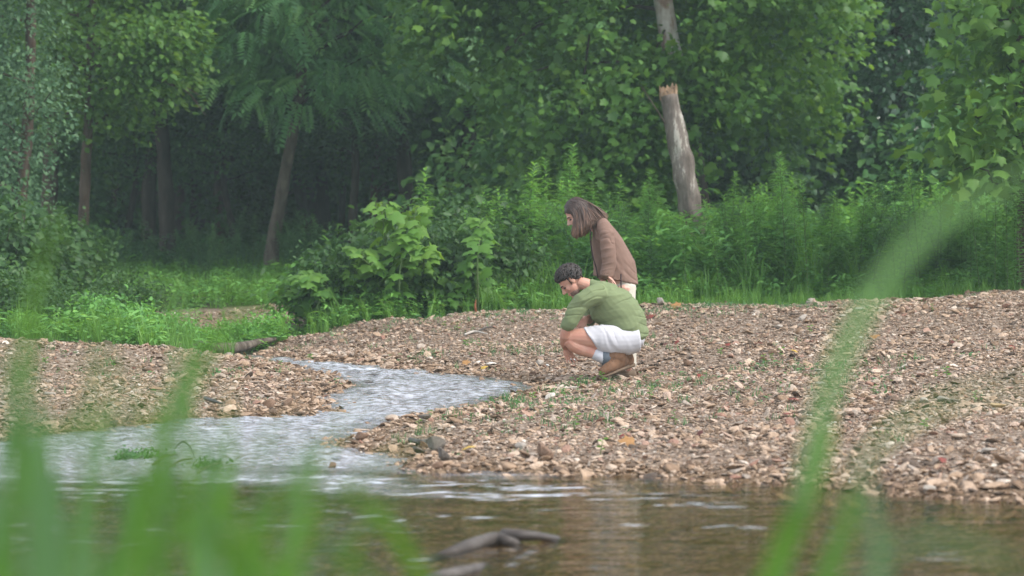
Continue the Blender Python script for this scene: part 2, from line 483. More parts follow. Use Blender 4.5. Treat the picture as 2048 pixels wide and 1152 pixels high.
def water_material():
    m, nt, N, L, out = new_mat('creek_water')
    tc = N.new('ShaderNodeTexCoord')
    a = N.new('ShaderNodeAttribute'); a.attribute_name = 'riffle'
    fo = N.new('ShaderNodeAttribute'); fo.attribute_name = 'foam_glints'
    mp = N.new('ShaderNodeMapping'); mp.inputs['Scale'].default_value = (2.2, 8.0, 1); L.new(tc.outputs['Object'], mp.inputs[0])
    n1 = N.new('ShaderNodeTexNoise'); n1.inputs['Scale'].default_value = 1.4; n1.inputs['Detail'].default_value = 4; L.new(mp.outputs[0], n1.inputs['Vector'])
    n2 = N.new('ShaderNodeTexNoise'); n2.inputs['Scale'].default_value = 17; n2.inputs['Detail'].default_value = 5; n2.inputs['Roughness'].default_value = .6; L.new(tc.outputs['Object'], n2.inputs['Vector'])
    b1 = N.new('ShaderNodeBump'); b1.inputs['Strength'].default_value = .5; b1.inputs['Distance'].default_value = .02; L.new(n1.outputs['Fac'], b1.inputs['Height'])
    b2 = N.new('ShaderNodeBump'); b2.inputs['Distance'].default_value = .022; L.new(n2.outputs['Fac'], b2.inputs['Height']); L.new(b1.outputs[0], b2.inputs['Normal'])
    L.new(a.outputs['Fac'], b2.inputs['Strength'])
    gl = N.new('ShaderNodeBsdfGlossy'); rg = N.new('ShaderNodeMath'); rg.operation = 'MULTIPLY_ADD'; rg.inputs[1].default_value = .20; rg.inputs[2].default_value = .05; L.new(a.outputs['Fac'], rg.inputs[0]); L.new(rg.outputs[0], gl.inputs['Roughness']); gl.inputs['Color'].default_value = (1, 1, 1, 1)
    L.new(b2.outputs[0], gl.inputs['Normal'])
    tr = N.new('ShaderNodeBsdfTransparent'); tr.inputs['Color'].default_value = (.80, .74, .57, 1)
    fr = N.new('ShaderNodeFresnel'); fr.inputs['IOR'].default_value = 1.333; L.new(b2.outputs[0], fr.inputs['Normal'])
    mxs = N.new('ShaderNodeMixShader'); L.new(fr.outputs[0], mxs.inputs[0]); L.new(tr.outputs[0], mxs.inputs[1]); L.new(gl.outputs[0], mxs.inputs[2])
    df = N.new('ShaderNodeBsdfDiffuse'); df.inputs['Color'].default_value = (.70, .73, .79, 1)  # white-lavender diffuse: foam, and speckle painted in for sky reflection on the riffle
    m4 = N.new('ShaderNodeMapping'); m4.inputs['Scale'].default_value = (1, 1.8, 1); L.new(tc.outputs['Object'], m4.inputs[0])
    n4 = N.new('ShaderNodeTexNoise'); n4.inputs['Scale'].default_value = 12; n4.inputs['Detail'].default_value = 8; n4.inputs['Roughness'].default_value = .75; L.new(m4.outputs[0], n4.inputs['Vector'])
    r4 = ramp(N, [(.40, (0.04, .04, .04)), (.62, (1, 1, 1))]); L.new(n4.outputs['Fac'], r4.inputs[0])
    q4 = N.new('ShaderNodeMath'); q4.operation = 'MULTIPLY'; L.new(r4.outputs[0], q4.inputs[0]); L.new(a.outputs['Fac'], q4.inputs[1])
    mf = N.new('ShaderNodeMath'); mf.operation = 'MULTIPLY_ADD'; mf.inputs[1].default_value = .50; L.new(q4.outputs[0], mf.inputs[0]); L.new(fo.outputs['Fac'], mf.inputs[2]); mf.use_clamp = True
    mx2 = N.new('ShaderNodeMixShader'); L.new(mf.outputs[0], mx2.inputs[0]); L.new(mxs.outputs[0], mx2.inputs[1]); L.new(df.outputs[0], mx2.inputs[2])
    L.new(mx2.outputs[0], out.inputs['Surface'])
    return m
M_water = water_material()
w = link('water', make_mesh('water', np.column_stack([wx, wy, wz]), [grid_faces(len(WX), len(WY))], {'riffle': cov, 'foam_glints': foam_glints}, True, [M_water]))
tag(w, 'shallow creek with a sparkling riffle and a brown pool', kind='structure')

# ================================================================== geometry-node scatter for what nobody could count
def hidden_collection(name, meshes):
    c = bpy.data.collections.new(name)
    for i, me in enumerate(meshes):
        c.objects.link(bpy.data.objects.new('%s_%02d' % (name, i), me))
    return c
def gn_stuff(name, pts, rot, scl, idx, tint, coll, mat, label):
    me = bpy.data.meshes.new(name)
    me.vertices.add(len(pts)); me.vertices.foreach_set('co', np.asarray(pts, np.float32).ravel())
    for k, ty, a in (('rot', 'FLOAT_VECTOR', rot), ('scl', 'FLOAT_VECTOR', scl)):
        at = me.attributes.new(k, ty, 'POINT'); at.data.foreach_set('vector', np.asarray(a, np.float32).ravel())
    at = me.attributes.new('pick', 'INT', 'POINT'); at.data.foreach_set('value', np.asarray(idx, np.int32))
    at = me.attributes.new('itint', 'FLOAT', 'POINT'); at.data.foreach_set('value', np.asarray(tint, np.float32))
    o = link(name, me)
    ng = bpy.data.node_groups.new(name + '_nodes', 'GeometryNodeTree')
    ng.interface.new_socket('Geometry', in_out='INPUT', socket_type='NodeSocketGeometry')
    ng.interface.new_socket('Geometry', in_out='OUTPUT', socket_type='NodeSocketGeometry')
    N, L = ng.nodes, ng.links
    gi, go = N.new('NodeGroupInput'), N.new('NodeGroupOutput')
    ci = N.new('GeometryNodeCollectionInfo'); ci.inputs['Collection'].default_value = coll
    ci.inputs['Separate Children'].default_value = True; ci.inputs['Reset Children'].default_value = True
    ip = N.new('GeometryNodeInstanceOnPoints'); ip.inputs['Pick Instance'].default_value = True
    def na(k, t):
        n = N.new('GeometryNodeInputNamedAttribute'); n.data_type = t; n.inputs['Name'].default_value = k
        return n.outputs['Attribute']
    L.new(gi.outputs[0], ip.inputs['Points']); L.new(ci.outputs[0], ip.inputs['Instance'])
    L.new(na('pick', 'INT'), ip.inputs['Instance Index'])
    e2r = N.new('FunctionNodeEulerToRotation'); L.new(na('rot', 'FLOAT_VECTOR'), e2r.inputs[0]); L.new(e2r.outputs[0], ip.inputs['Rotation'])
    L.new(na('scl', 'FLOAT_VECTOR'), ip.inputs['Scale'])
    L.new(ip.outputs[0], go.inputs[0])
    md = o.modifiers.new('scatter', 'NODES'); md.node_group = ng
    return tag(o, label, kind='stuff')

rng = np.random.default_rng(7)
def ico(sub):
    import bmesh
    bm = bmesh.new(); bmesh.ops.create_icosphere(bm, subdivisions=sub, radius=1.0)
    bm.verts.ensure_lookup_table()
    V = np.array([v.co[:] for v in bm.verts]); Fc = np.array([[v.index for v in f.verts] for f in bm.faces]); bm.free()
    return V, Fc
_I1, _I2, _I3 = ico(2), ico(3), ico(4)
def stone_verts(seed, sub=_I1, cuts=7, flat=.55):
    r = np.random.default_rng(seed)
    V = sub[0].copy()
    for _ in range(cuts + 3):                     # chip flat faces off
        n = nrm(r.normal(size=3)); d = r.uniform(.32, .78)
        k = V @ n; over = k > d
        V[over] -= (k[over] - d)[:, None] * n
    V *= np.array([1.0, r.uniform(.6, .9), flat * r.uniform(.7, 1.25)])
    V += .05 * np.stack([vn(V[:, 0] * 2 + q, V[:, 1] * 2, V[:, 2] * 2, seed + q) for q in range(3)], -1)
    return V
def stone_material(name, inst):
    m, nt, N, L, out = new_mat(name)
    cols = [(0, (.09, .064, .046)), (.09, (.185, .12, .075)), (.20, (.28, .187, .118)), (.32, (.375, .265, .178)), (.44, (.465, .34, .245)), (.56, (.545, .43, .328)),
            (.66, (.32, .272, .228)), (.74, (.49, .37, .285)), (.82, (.28, .145, .10)), (.88, (.53, .435, .345)), (.94, (.61, .53, .445)), (1, (.70, .66, .59))]
    r = ramp(N, cols, 'LINEAR')
    at = N.new('ShaderNodeAttribute')
    if inst: at.attribute_type = 'INSTANCER'; at.attribute_name = 'itint'; src = at.outputs['Fac']
    else:
        at.attribute_name = 'tint'; oi = N.new('ShaderNodeObjectInfo'); a2 = N.new('ShaderNodeMath'); a2.operation = 'MULTIPLY'; a2.inputs[1].default_value = .74
        L.new(oi.outputs['Random'], a2.inputs[0]); src = a2.outputs[0]
    L.new(src, r.inputs[0])
    tc = N.new('ShaderNodeTexCoord')
    nz = N.new('ShaderNodeTexNoise'); nz.inputs['Scale'].default_value = 2.2 if inst else 9; nz.inputs['Detail'].default_value = 6; L.new(tc.outputs['Object'], nz.inputs['Vector'])
    rr = ramp(N, [(.3, (.6, .56, .52)), (.7, (1.15, 1.12, 1.1))]); L.new(nz.outputs['Fac'], rr.inputs[0])
    mx_ = N.new('ShaderNodeMix'); mx_.data_type = 'RGBA'; mx_.blend_type = 'MULTIPLY'; mx_.inputs[0].default_value = .8
    L.new(r.outputs[0], mx_.inputs[6]); L.new(rr.outputs[0], mx_.inputs[7])
    p = N.new('ShaderNodeBsdfPrincipled'); L.new(mx_.outputs[2], p.inputs['Base Color']); p.inputs['Roughness'].default_value = .7; p.inputs['Specular IOR Level'].default_value = .3
    b = N.new('ShaderNodeBump'); b.inputs['Strength'].default_value = .35; b.inputs['Distance'].default_value = .1 if inst else .015; L.new(nz.outputs['Fac'], b.inputs['Height']); L.new(b.outputs[0], p.inputs['Normal'])
    L.new(p.outputs[0], out.inputs['Surface'])
    return m
M_peb, M_stone = stone_material('gravel_stones', True), stone_material('creek_stone', False)
peb = hidden_collection('pebble_kind', [make_mesh('pebble', stone_verts(100 + i, flat=.5), [_I1[1]], {'tint': np.full(42, .5)}, False, [M_peb]) for i in range(10)])

def spread(n, xr, yr):
    return rng.uniform(*xr, n), rng.uniform(*yr, n)
_pts = []
x, y = spread(520000, (-7.2, 7.2), (11.5, 31.5))
hw = .235 * y + 1.3
s = SD(x, y); v = vegmask(x, y)
dens = np.clip(1 - v, .0, 1) * smooth(-.7, 0.02, s)
dens *= 0.62 + .38 * smooth(-.25, .35, fbm(x * 1.4, y * 1.4, octv=3, seed=61))
keep = (np.abs(x) < hw) & (rng.random(len(x)) < dens * .9)
x, y, s = x[keep], y[keep], s[keep]
n = len(x)
coarse = smooth(.2, .9, fbm(x * .8, y * .8, octv=3, seed=62) + .9 * smooth(.7, .1, s))
rad = np.exp(rng.normal(math.log(.0100), .62, n)) * (1 + .4 * coarse)
rad = np.clip(rad, .0042, .07)
z = H(x, y)
pt = np.column_stack([x, y, z + rad * .18])
rot = np.column_stack([rng.normal(0, .35, n), rng.normal(0, .35, n), rng.uniform(0, 6.28, n)])
scl = rad[:, None] * np.column_stack([rng.uniform(.85, 1.35, n), rng.uniform(.8, 1.15, n), rng.uniform(.5, 1.05, n)])
tint = np.clip(rng.beta(1.1, 1.15, n) * .92 + .06 * fbm(x * .5, y * .5, octv=2, seed=63), 0, 1)
pick_white = rng.random(n) < .02; tint[pick_white] = rng.uniform(.93, 1, pick_white.sum())
wetp = smooth(.35, .0, s); tint = tint * (1 - .45 * wetp * (rng.random(n) < .85))
gravel = gn_stuff('gravel', pt, rot, scl, rng.integers(0, 10, n), tint, peb, M_peb, 'mixed tan and pinkish brown gravel of the creek bars')
print('pebbles', n)
# ================================================================== plants: materials
M_syc = leaf_mat('sycamore_leaf', (0.046, 0.117, 0.025), (0.094, 0.211, 0.037), (0.180, 0.320, 0.056), .38, .5, .3)
M_young = leaf_mat('young_sycamore_leaf', (.04, .108, .017), (.085, .205, .032), (.15, .285, .05), .42, .5, .3)
M_leafL = leaf_mat('locust_leaf', (0.053, 0.151, 0.053), (0.104, 0.255, 0.083), (0.182, 0.364, 0.109), .34, .5, .3)
M_leafA = leaf_mat('forest_leaf', (0.046, 0.129, 0.043), (0.091, 0.224, 0.068), (0.173, 0.329, 0.081), .32, .45, .35)
M_leafB = leaf_mat('bluish_leaf', (0.046, 0.110, 0.055), (0.088, 0.177, 0.085), (0.147, 0.250, 0.110), .3, .5, .3)
M_weed = leaf_mat('weed_leaf', (0.065, 0.179, 0.042), (0.127, 0.311, 0.067), (0.230, 0.462, 0.094), .35, .5, .35)
M_weedD = leaf_mat('dark_weed_leaf', (0.036, 0.104, 0.040), (0.068, 0.172, 0.061), (0.118, 0.244, 0.079), .33, .5, .35)
M_grass = leaf_mat('grass_blade', (0.058, 0.153, 0.027), (0.109, 0.254, 0.044), (0.189, 0.363, 0.068), .35, .5, .3)
M_front = leaf_mat('wet_grass_blade', (.13, .235, .125), (.075, .18, .04), (.10, .26, .012), .42, .4, .4)
M_shrub = leaf_mat('shrub_leaf', (.024, .068, .018), (.048, .115, .029), (.08, .165, .04), .35, .5, .35)
M_stem = noise_mat('green_stem', [(.3, (.08, .14, .045)), (.7, (.13, .19, .07))], 20, bump=.1)
M_barkG = noise_mat('grey_bark', [(.3, (.045, .036, .028)), (.5, (.105, .085, .066)), (.7, (.20, .17, .135))], 9, 8, .9, .8, 22, (1, 1, .3), .15, .03, nrough=.7)
M_barkD = noise_mat('dark_bark', [(.3, (.024, .019, .016)), (.6, (.06, .048, .038)), (.8, (.10, .082, .068))], 8, 8, .9, .7, 18, (1, 1, .25), .15, .03)
M_barkB = noise_mat('brown_bark', [(.3, (.05, .036, .028)), (.55, (.11, .078, .058)), (.75, (.16, .125, .10))], 9, 8, .9, .7, 22, (1, 1, .25), .15, .03)
M_barkS = noise_mat('sycamore_bark', [(.34, (.13, .085, .06)), (.46, (.26, .175, .135)), (.52, (.42, .37, .32)), (.62, (.58, .56, .51))], 3.2, 8, .75, .2, 30, (1, 1, .55), .2, .01)
M_snag = noise_mat('weathered_bark', [(.30, (.04, .03, .024)), (.42, (.10, .08, .066)), (.52, (.165, .135, .115)), (.585, (.21, .175, .15)), (.60, (.40, .365, .315)), (.70, (.50, .46, .41))], 4.0, 10, .85, .9, 16, (1.4, 1.4, .35), .15, .03, nrough=.72)
M_rawwood = noise_mat('broken_wood', [(.3, (.12, .075, .045)), (.55, (.25, .165, .10)), (.75, (.38, .29, .20))], 14, 6, .8, .6, 30, (1, 1, .25), .2, .02)

T_oval, T_oval2, T_lobed, T_lance, T_pin = tpl_oval(), tpl_oval(.38, .08, .18), tpl_lobed(), tpl_lance(), tpl_pinnate()
UPV = np.array([0, 0, 1.0])
def leaf_frames(r, pos, out_dir, droop=.35, upness=1.0, jit=.55):
    n = len(pos)
    d = out_dir + r.normal(0, jit, (n, 3)); d[:, 2] -= droop
    nn = r.normal(0, .45, (n, 3)) + UPV * upness
    return nrm(d), nn
def foliage(mb, r, tpl, centers, per, rad, size, droop=.35, flat=.6, svar=.3, upness=1.0, tmean=.5, away=None, jit=.55):
    """leaf clusters round the given centres"""
    centers = np.asarray(centers, float); k = len(centers)
    c = np.repeat(centers, per, 0)
    off = r.normal(0, 1, (len(c), 3)) * rad * np.array([1, 1, flat])
    p = c + off
    o = nrm(off + 1e-6)
    if away is not None: o = nrm(o * .6 + nrm((p - away) * np.array([1, 1, .2])))
    o[:, 2] *= .3
    d, nn = leaf_frames(r, p, o, droop, upness, jit)
    ct = np.repeat(r.normal(0, .13, k), per)
    t = np.clip(tmean + ct + r.normal(0, .16, len(p)), 0, 1)
    scatter(mb, tpl, p, d, nn, size * np.clip(r.normal(1, svar, len(p)), .45, 1.7), t)
def branch_to(mb, r, a, b, r0, r1, sag=.0, n=7, seg=6):
    a, b = np.asarray(a, float), np.asarray(b, float)
    L = np.linalg.norm(b - a)
    t = np.linspace(0, 1, n)[:, None]
    pth = a + (b - a) * t + r.normal(0, .03 * L, (n, 3)) * np.sin(t * np.pi) + np.array([0, 0, sag * L]) * np.sin(t * np.pi)
    V, f = tube(pth, np.linspace(r0, r1, n), seg); mb.add(V, f)
    return pth
def trunk_mb(path, rad, seg=14, wob=.16, seed=0, n=26, flare=.25):
    p = spline(path, n); rr = np.interp(np.linspace(0, 1, n), np.linspace(0, 1, len(rad)), rad)
    rr = rr * (1 + flare * np.exp(-np.linspace(0, 1, n) * 18))
    mb = MB(); V, f = tube(p, rr, seg, wob=wob, seed=seed); mb.add(V, f); return mb, p

# ------------------------------------------------------------------ hero trees
r = np.random.default_rng(11)
def crown_above(r, c, rad, n):
    k = r.normal(size=(n, 3)); k = nrm(k) * (r.random((n, 1)) ** .4)
    return np.asarray(c) + k * np.asarray(rad)

# leaning grey-barked tree with feathery compound leaves, left of centre
b0 = P(540, 556, 40); b0[2] = h1(b0[0], b0[1]) - .05
t = thing('locust_tree', b0, 'slender leaning tree with rough grey bark and feathery compound leaves', 'tree')
mb, tp = trunk_mb([b0, P(548, 480, 40), P(566, 370, 40), P(585, 270, 40), P(600, 180, 40.1), P(612, 60, 40.2), P(640, -120, 40.5), P(650, -250, 41), P(655, -330, 41)], [.125, .115, .105, .10, .095, .085, .07, .05, .03], seed=3, wob=.2)
part('trunk', mb, M_barkG, t)
cl = []
for _ in range(190):
    px = r.uniform(440, 850); py = r.uniform(-260, 215 - 70 * ((px - 640) / 210) ** 2); cl.append(P(px, py, r.uniform(37.8, 42.5)))
cl = np.array(cl); mbb = MB()
for q in r.choice(len(cl), 26, False):
    s0 = tp[min(len(tp) - 1, int(np.argmin(np.abs(tp[:, 2] - (cl[q][2] - .6)))))]
    branch_to(mbb, r, s0, cl[q], .028, .008, .08)
BR = M_barkD
mbc = MB()
foliage(mbc, r, T_pin, cl, 7, .34, .46, .45, .5, .2, 1.2, .5, away=np.array([b0[0] + .6, 40.2, 4.5]), jit=.4)
foliage(mbc, r, T_pin, crown_above(r, P(655, -240, 41), (2.6, 2.4, 1.3), 120), 7, .5, .6, .4, .5, .2, 1.2, .45)
part('crown', mbc.join(mbb), [M_leafL, BR], t, False)

# pale brown trunk at the left with broad bright leaves
b0 = P(166, 500, 38); b0[2] = h1(b0[0], b0[1]) - .05
t = thing('maple_tree', b0, 'straight pale brown trunk at the left carrying bright broad leaves', 'tree')
mb, tp = trunk_mb([b0, P(168, 420, 38), P(172, 330, 38), P(178, 220, 38), P(182, 100, 38), P(186, -60, 38), P(190, -300, 38.2)], [.10, .085, .08, .075, .07, .06, .04], seed=5)
part('trunk', mb, M_barkB, t)
cl = []
for _ in range(150):
    px = r.uniform(40, 370); lo = np.interp(px, [40, 120, 250, 330, 370], [190, 260, 250, 215, 165]); py = r.uniform(-200, lo); cl.append(P(px, py, r.uniform(35.6, 39.5)))
for _ in range(34):
    px = r.uniform(230, 365); cl.append(P(px, r.uniform(60, 175), r.uniform(35.2, 36.5)))
cl = np.array(cl); mbb = MB()
for q in r.choice(len(cl), 26, False):
    s0 = tp[int(np.argmin(np.abs(tp[:, 2] - (cl[q][2] - .5))))]; branch_to(mbb, r, s0, cl[q], .022, .006, .05)
# bare grey twig reaching right past the leaves
for tip, mid in (((412, 232), (370, 180)), ((398, 190), (365, 172)), ((355, 150), (350, 172))):
    pth = spline([P(310, 158, 36), P(*mid, 36), P(*tip, 36)], 10); V, f = tube(pth, np.linspace(.016, .005, 10), 5); mbb.add(V, f)
BR = M_barkB
mbc = MB(); foliage(mbc, r, T_oval2, cl, 46, .27, .105, .35, .65, .3, 1.0, .5, away=np.array([b0[0], 38.2, 3.5]))
foliage(mbc, r, T_oval2, crown_above(r, P(190, -220, 38.2), (2.1, 2.1, 1.2), 70), 24, .5, .2, .35, .6)
part('crown', mbc.join(mbb), [M_syc, BR], t, False)

# grey-green small-leaved tree on the left edge
b0 = P(30, 520, 34); b0[2] = h1(b0[0], b0[1]) - .05
t = thing('vine_draped_tree', b0, 'dense grey green small leaved tree filling the left edge', 'tree')
mb, tp = trunk_mb([b0, P(40, 420, 34), P(52, 300, 34), P(60, 150, 34), P(62, 20, 34), P(66, -200, 34), P(66, -320, 34)], [.09, .085, .08, .075, .07, .06, .04], seed=6)
part('trunk', mb, M_barkB, t)
cl = []
for _ in range(300):
    py = r.uniform(-220, 470); w_ = np.interp(py, [-220, 0, 120, 250, 330, 470], [150, 120, 95, 115, 70, 55]); px = r.uniform(-140, w_); cl.append(P(px, py, r.uniform(32.4, 35.4)))
cl = np.array(cl); mbb = MB()
for q in r.choice(len(cl), 24, False):
    s0 = tp[int(np.argmin(np.abs(tp[:, 2] - (cl[q][2] - .3))))]; branch_to(mbb, r, s0, cl[q], .02, .006)
BR = M_barkB
mbc = MB(); foliage(mbc, r, T_oval, cl, 64, .22, .07, .4, .9, .3, .8, .5, away=np.array([b0[0], 34, 3.]))
foliage(mbc, r, T_oval, crown_above(r, P(60, -240, 34), (1.7, 1.7, 1.2), 60), 40, .4, .12)
part('crown', mbc.join(mbb), [M_leafB, BR], t, False)

# broken snag with raw splintered top
b0 = P(1404, 552, 33.2); b0[2] = h1(b0[0], b0[1]) - .08
t = thing('broken_snag', b0, 'tall broken dead trunk with peeling pale bark and splintered raw top', 'dead tree')
top = P(1337, 192, 33.2)
mb, tp = trunk_mb([b0, P(1385, 440, 33.2), P(1366, 330, 33.2), P(1350, 255, 33.2), top], [.175, .165, .148, .14, .128], seed=8, wob=.14, seg=20, n=40)
tr_ = part('trunk', mb, M_snag, t)
mb = MB(); ax = nrm(tp[-1] - tp[-4]); na, nr = 30, 9
aa, qq = np.meshgrid(np.linspace(0, 2 * np.pi, na, endpoint=False), np.linspace(.02, 1, nr), indexing='ij')
hh = .02 + .12 * np.maximum(0, np.cos(aa - .9)) * qq + .05 * r.random(aa.shape) + .10 * (r.random(aa.shape) < .18) * qq
ring = lambda rad_, h_: top[None] + np.stack([rad_ * np.cos(aa), rad_ * np.sin(aa), h_], -1).reshape(-1, 3)
V = np.vstack([ring(qq * .126, hh - .02)]); I, J = np.meshgrid(np.arange(na), np.arange(nr - 1), indexing='ij'); I2 = (I + 1) % na
q4 = np.stack([I * nr + J, I * nr + J + 1, I2 * nr + J + 1, I2 * nr + J], -1).reshape(-1, 4)
Vb = top[None] + np.column_stack([.124 * np.cos(aa[:, 0]), .124 * np.sin(aa[:, 0]), np.full(na, -.06)]); k0 = len(V); jj = np.arange(na); j2 = (jj + 1) % na
q5 = np.stack([jj * nr + nr - 1, k0 + jj, k0 + j2, j2 * nr + nr - 1], -1)
mb.add(np.vstack([V, Vb]), [q4, q5])
part('splintered_top', mb, M_rawwood, t, False)
mb = MB(); s0 = P(1352, 250, 33.2)
V, f = tube([P(1330, 246, 33.1), P(1306, 208, 33.0), P(1284, 174, 32.9)], [.012, .008, .004], 5); mb.add(V, f)
part('dead_branch', mb, M_barkB, t)
M_barewood = noise_mat('bare_wood', [(.3, (.30, .26, .215)), (.7, (.50, .46, .41))], 10, 6, .8, .4, 30, (1, 1, .2))

# large sycamore behind the snag
b0 = P(1412, 552, 35.6); b0[2] = h1(b0[0], b0[1]) - .08
t = thing('sycamore_tree', b0, 'big sycamore with blotched pinkish white trunk and wide curtain of lobed leaves', 'tree')
mb, tp = trunk_mb([b0, P(1402, 440, 35.6), P(1385, 320, 35.6), P(1368, 220, 35.6), P(1345, 110, 35.6), P(1326, 0, 35.6), P(1300, -160, 35.5), P(1292, -320, 35.4), P(1290, -500, 35.4)], [.17, .165, .16, .155, .15, .142, .12, .08, .05], seed=9, wob=.06, seg=20, n=44)
kz = int(np.argmin(np.abs(tp[:, 2] - P(1350, 135, 35.6)[2]))); rr_ = np.interp(np.linspace(0, 1, 44), np.linspace(0, 1, 9), [.17, .165, .16, .155, .15, .142, .12, .08, .05]) * (1 + .25 * np.exp(-np.linspace(0, 1, 44) * 18))
mb = MB(); V, f = tube(tp[:kz + 1], rr_[:kz + 1], 20, wob=.1, seed=9); mb.add(V, f); lo_tr = part('trunk', mb, M_barkD, t, label='dark lower trunk wrapped in vine leaves')
mb = MB(); V, f = tube(tp[kz:], rr_[kz:] * .985, 20, wob=.05, seed=9); mb.add(V, f); part('trunk', mb, M_barkS, t, label='blotched pinkish white upper trunk')
_lx = [840, 880, 940, 985, 1020, 1060, 1110, 1180, 1250, 1310, 1345, 1390, 1420, 1460, 1510, 1570, 1620, 1655, 1690]
_ly = [95, 120, 175, 235, 320, 372, 392, 388, 400, 395, 250, 190, 215, 250, 330, 365, 345, 230, 130]
cl = []
while len(cl) < 360:
    px = r.uniform(835, 1695); lo = np.interp(px, _lx, _ly); py = r.uniform(-300, lo); Y = r.uniform(33.6, 37.6)
    if 1300 < px < 1405 and Y < 34.6: continue
    if 1225 < px < 1425 and py < 140 and Y < 36.6: continue
    if vn(px / 75., py / 60., Y * .8, 71) < -.2 and py > 30: continue
    cl.append(P(px, py, Y))
for _ in range(40): cl.append(P(r.uniform(1285, 1390), r.uniform(130, 200), r.uniform(34.7, 35.2)))
for _ in range(30): cl.append(P(r.uniform(1290, 1330), r.uniform(195, 380), r.uniform(34.7, 35.4)))
cl = np.array(cl); mbb = MB()
for q in r.choice(360, 34, False):
    s0 = tp[int(np.argmin(np.abs(tp[:, 2] - (cl[q][2] + r.uniform(-.2, .8)))))]; branch_to(mbb, r, s0, cl[q], .032, .008, .10)
for pa in ([(1372, 190), (1385, 150), (1410, 90), (1440, 30)], [(1290, 130), (1270, 175), (1255, 215), (1248, 300)], [(1290, 130), (1305, 110), (1330, 60)], [(1160, 260), (1165, 180), (1180, 60)], [(1000, 110), (1060, 60), (1130, 30)]):
    pth = spline([P(a_, b_, 35.0) for a_, b_ in pa], 10); V, f = tube(pth, np.linspace(.030, .012, 10), 6); mbb.add(V, f)
BR = M_barkD
mbc = MB(); foliage(mbc, r, T_lobed, cl, 66, .29, .102, .5, .75, .4, .55, .52, away=np.array([b0[0] - .5, 36.2, 4.5]))
foliage(mbc, r, T_lobed, crown_above(r, P(1290, -420, 35.5), (3.4, 2.8, 1.4), 140), 18, .5, .26, .4, .6)
part('crown', mbc.join(mbb), [M_syc, BR], t, False)

# tree at the right edge with large bright leaves
b0 = P(2052, 560, 28.6); b0[2] = h1(b0[0], b0[1]) - .05
t = thing('young_sycamore_tree', b0, 'bright tree with very large pale leaves at the right edge', 'tree')
mb, tp = trunk_mb([b0, P(2050, 400, 28.6), P(2046, 200, 28.6), P(2038, 60, 28.6), P(2032, -60, 28.6), P(2030, -400, 28.6)], [.10, .095, .09, .085, .08, .04], seed=10)
part('trunk', mb, M_barkB, t)
cl = []
while len(cl) < 150:
    py = r.uniform(-120, 370); lf = np.interp(py, [-120, 0, 60, 120, 200, 300, 345, 370], [1960, 1930, 1890, 1868, 1850, 1870, 1890, 1930]); px = r.uniform(lf + 20, 2240); cl.append(P(px, py, r.uniform(26.8, 29.8)))
cl = np.array(cl); mbb = MB()
for q in r.choice(len(cl), 26, False):
    s0 = tp[int(np.argmin(np.abs(tp[:, 2] - (cl[q][2] - .3))))]; branch_to(mbb, r, s0, cl[q], .02, .006, .05)
BR = M_barkD
mbc = MB(); foliage(mbc, r, T_lobed, cl, 26, .23, .13, .55, .8, .4, .5, .5, away=np.array([b0[0], 28.8, 2.6]))
foliage(mbc, r, T_lobed, crown_above(r, P(2040, -420, 28.8), (1.7, 1.7, 1.5), 46), 14, .4, .28)
part('crown', mbc.join(mbb), [M_syc, BR], t, False)

# shiny dark tree between them
b0 = P(1800, 480, 39.5); b0[2] = h1(b0[0], b0[1]) - .05
t = thing('gum_tree', b0, 'dark tree with glossy leaves between sycamore and right edge tree', 'tree')
mb, tp = trunk_mb([b0, P(1800, 300, 39.5), P(1795, 100, 39.5), P(1790, -100, 39.5), P(1790, -330, 39.6)], [.11, .10, .09, .08, .04], seed=12)
part('trunk', mb, M_barkD, t)
cl = []
while len(cl) < 190:
    px = r.uniform(1700, 1960); py = r.uniform(-160, 330); cl.append(P(px, py, r.uniform(37.6, 41)))
cl = np.array(cl); mbb = MB()
for q in r.choice(len(cl), 22, False):
    s0 = tp[int(np.argmin(np.abs(tp[:, 2] - (cl[q][2] - .3))))]; branch_to(mbb, r, s0, cl[q], .022, .006, .05)
BR = M_barkD
M_gloss = leaf_mat('glossy_leaf', (0.025, 0.070, 0.031), (0.045, 0.109, 0.048), (0.077, 0.154, 0.063), .25, .28, .6)
mbc = MB(); foliage(mbc, r, T_oval2, cl, 40, .30, .11, .3, .6, .3, 1.1, .45, away=np.array([b0[0], 39.5, 3.]))
foliage(mbc, r, T_oval2, crown_above(r, P(1790, -280, 39.6), (2.2, 2.2, 1.4), 80), 24, .5, .2)
part('crown', mbc.join(mbb), [M_gloss, BR], t, False)

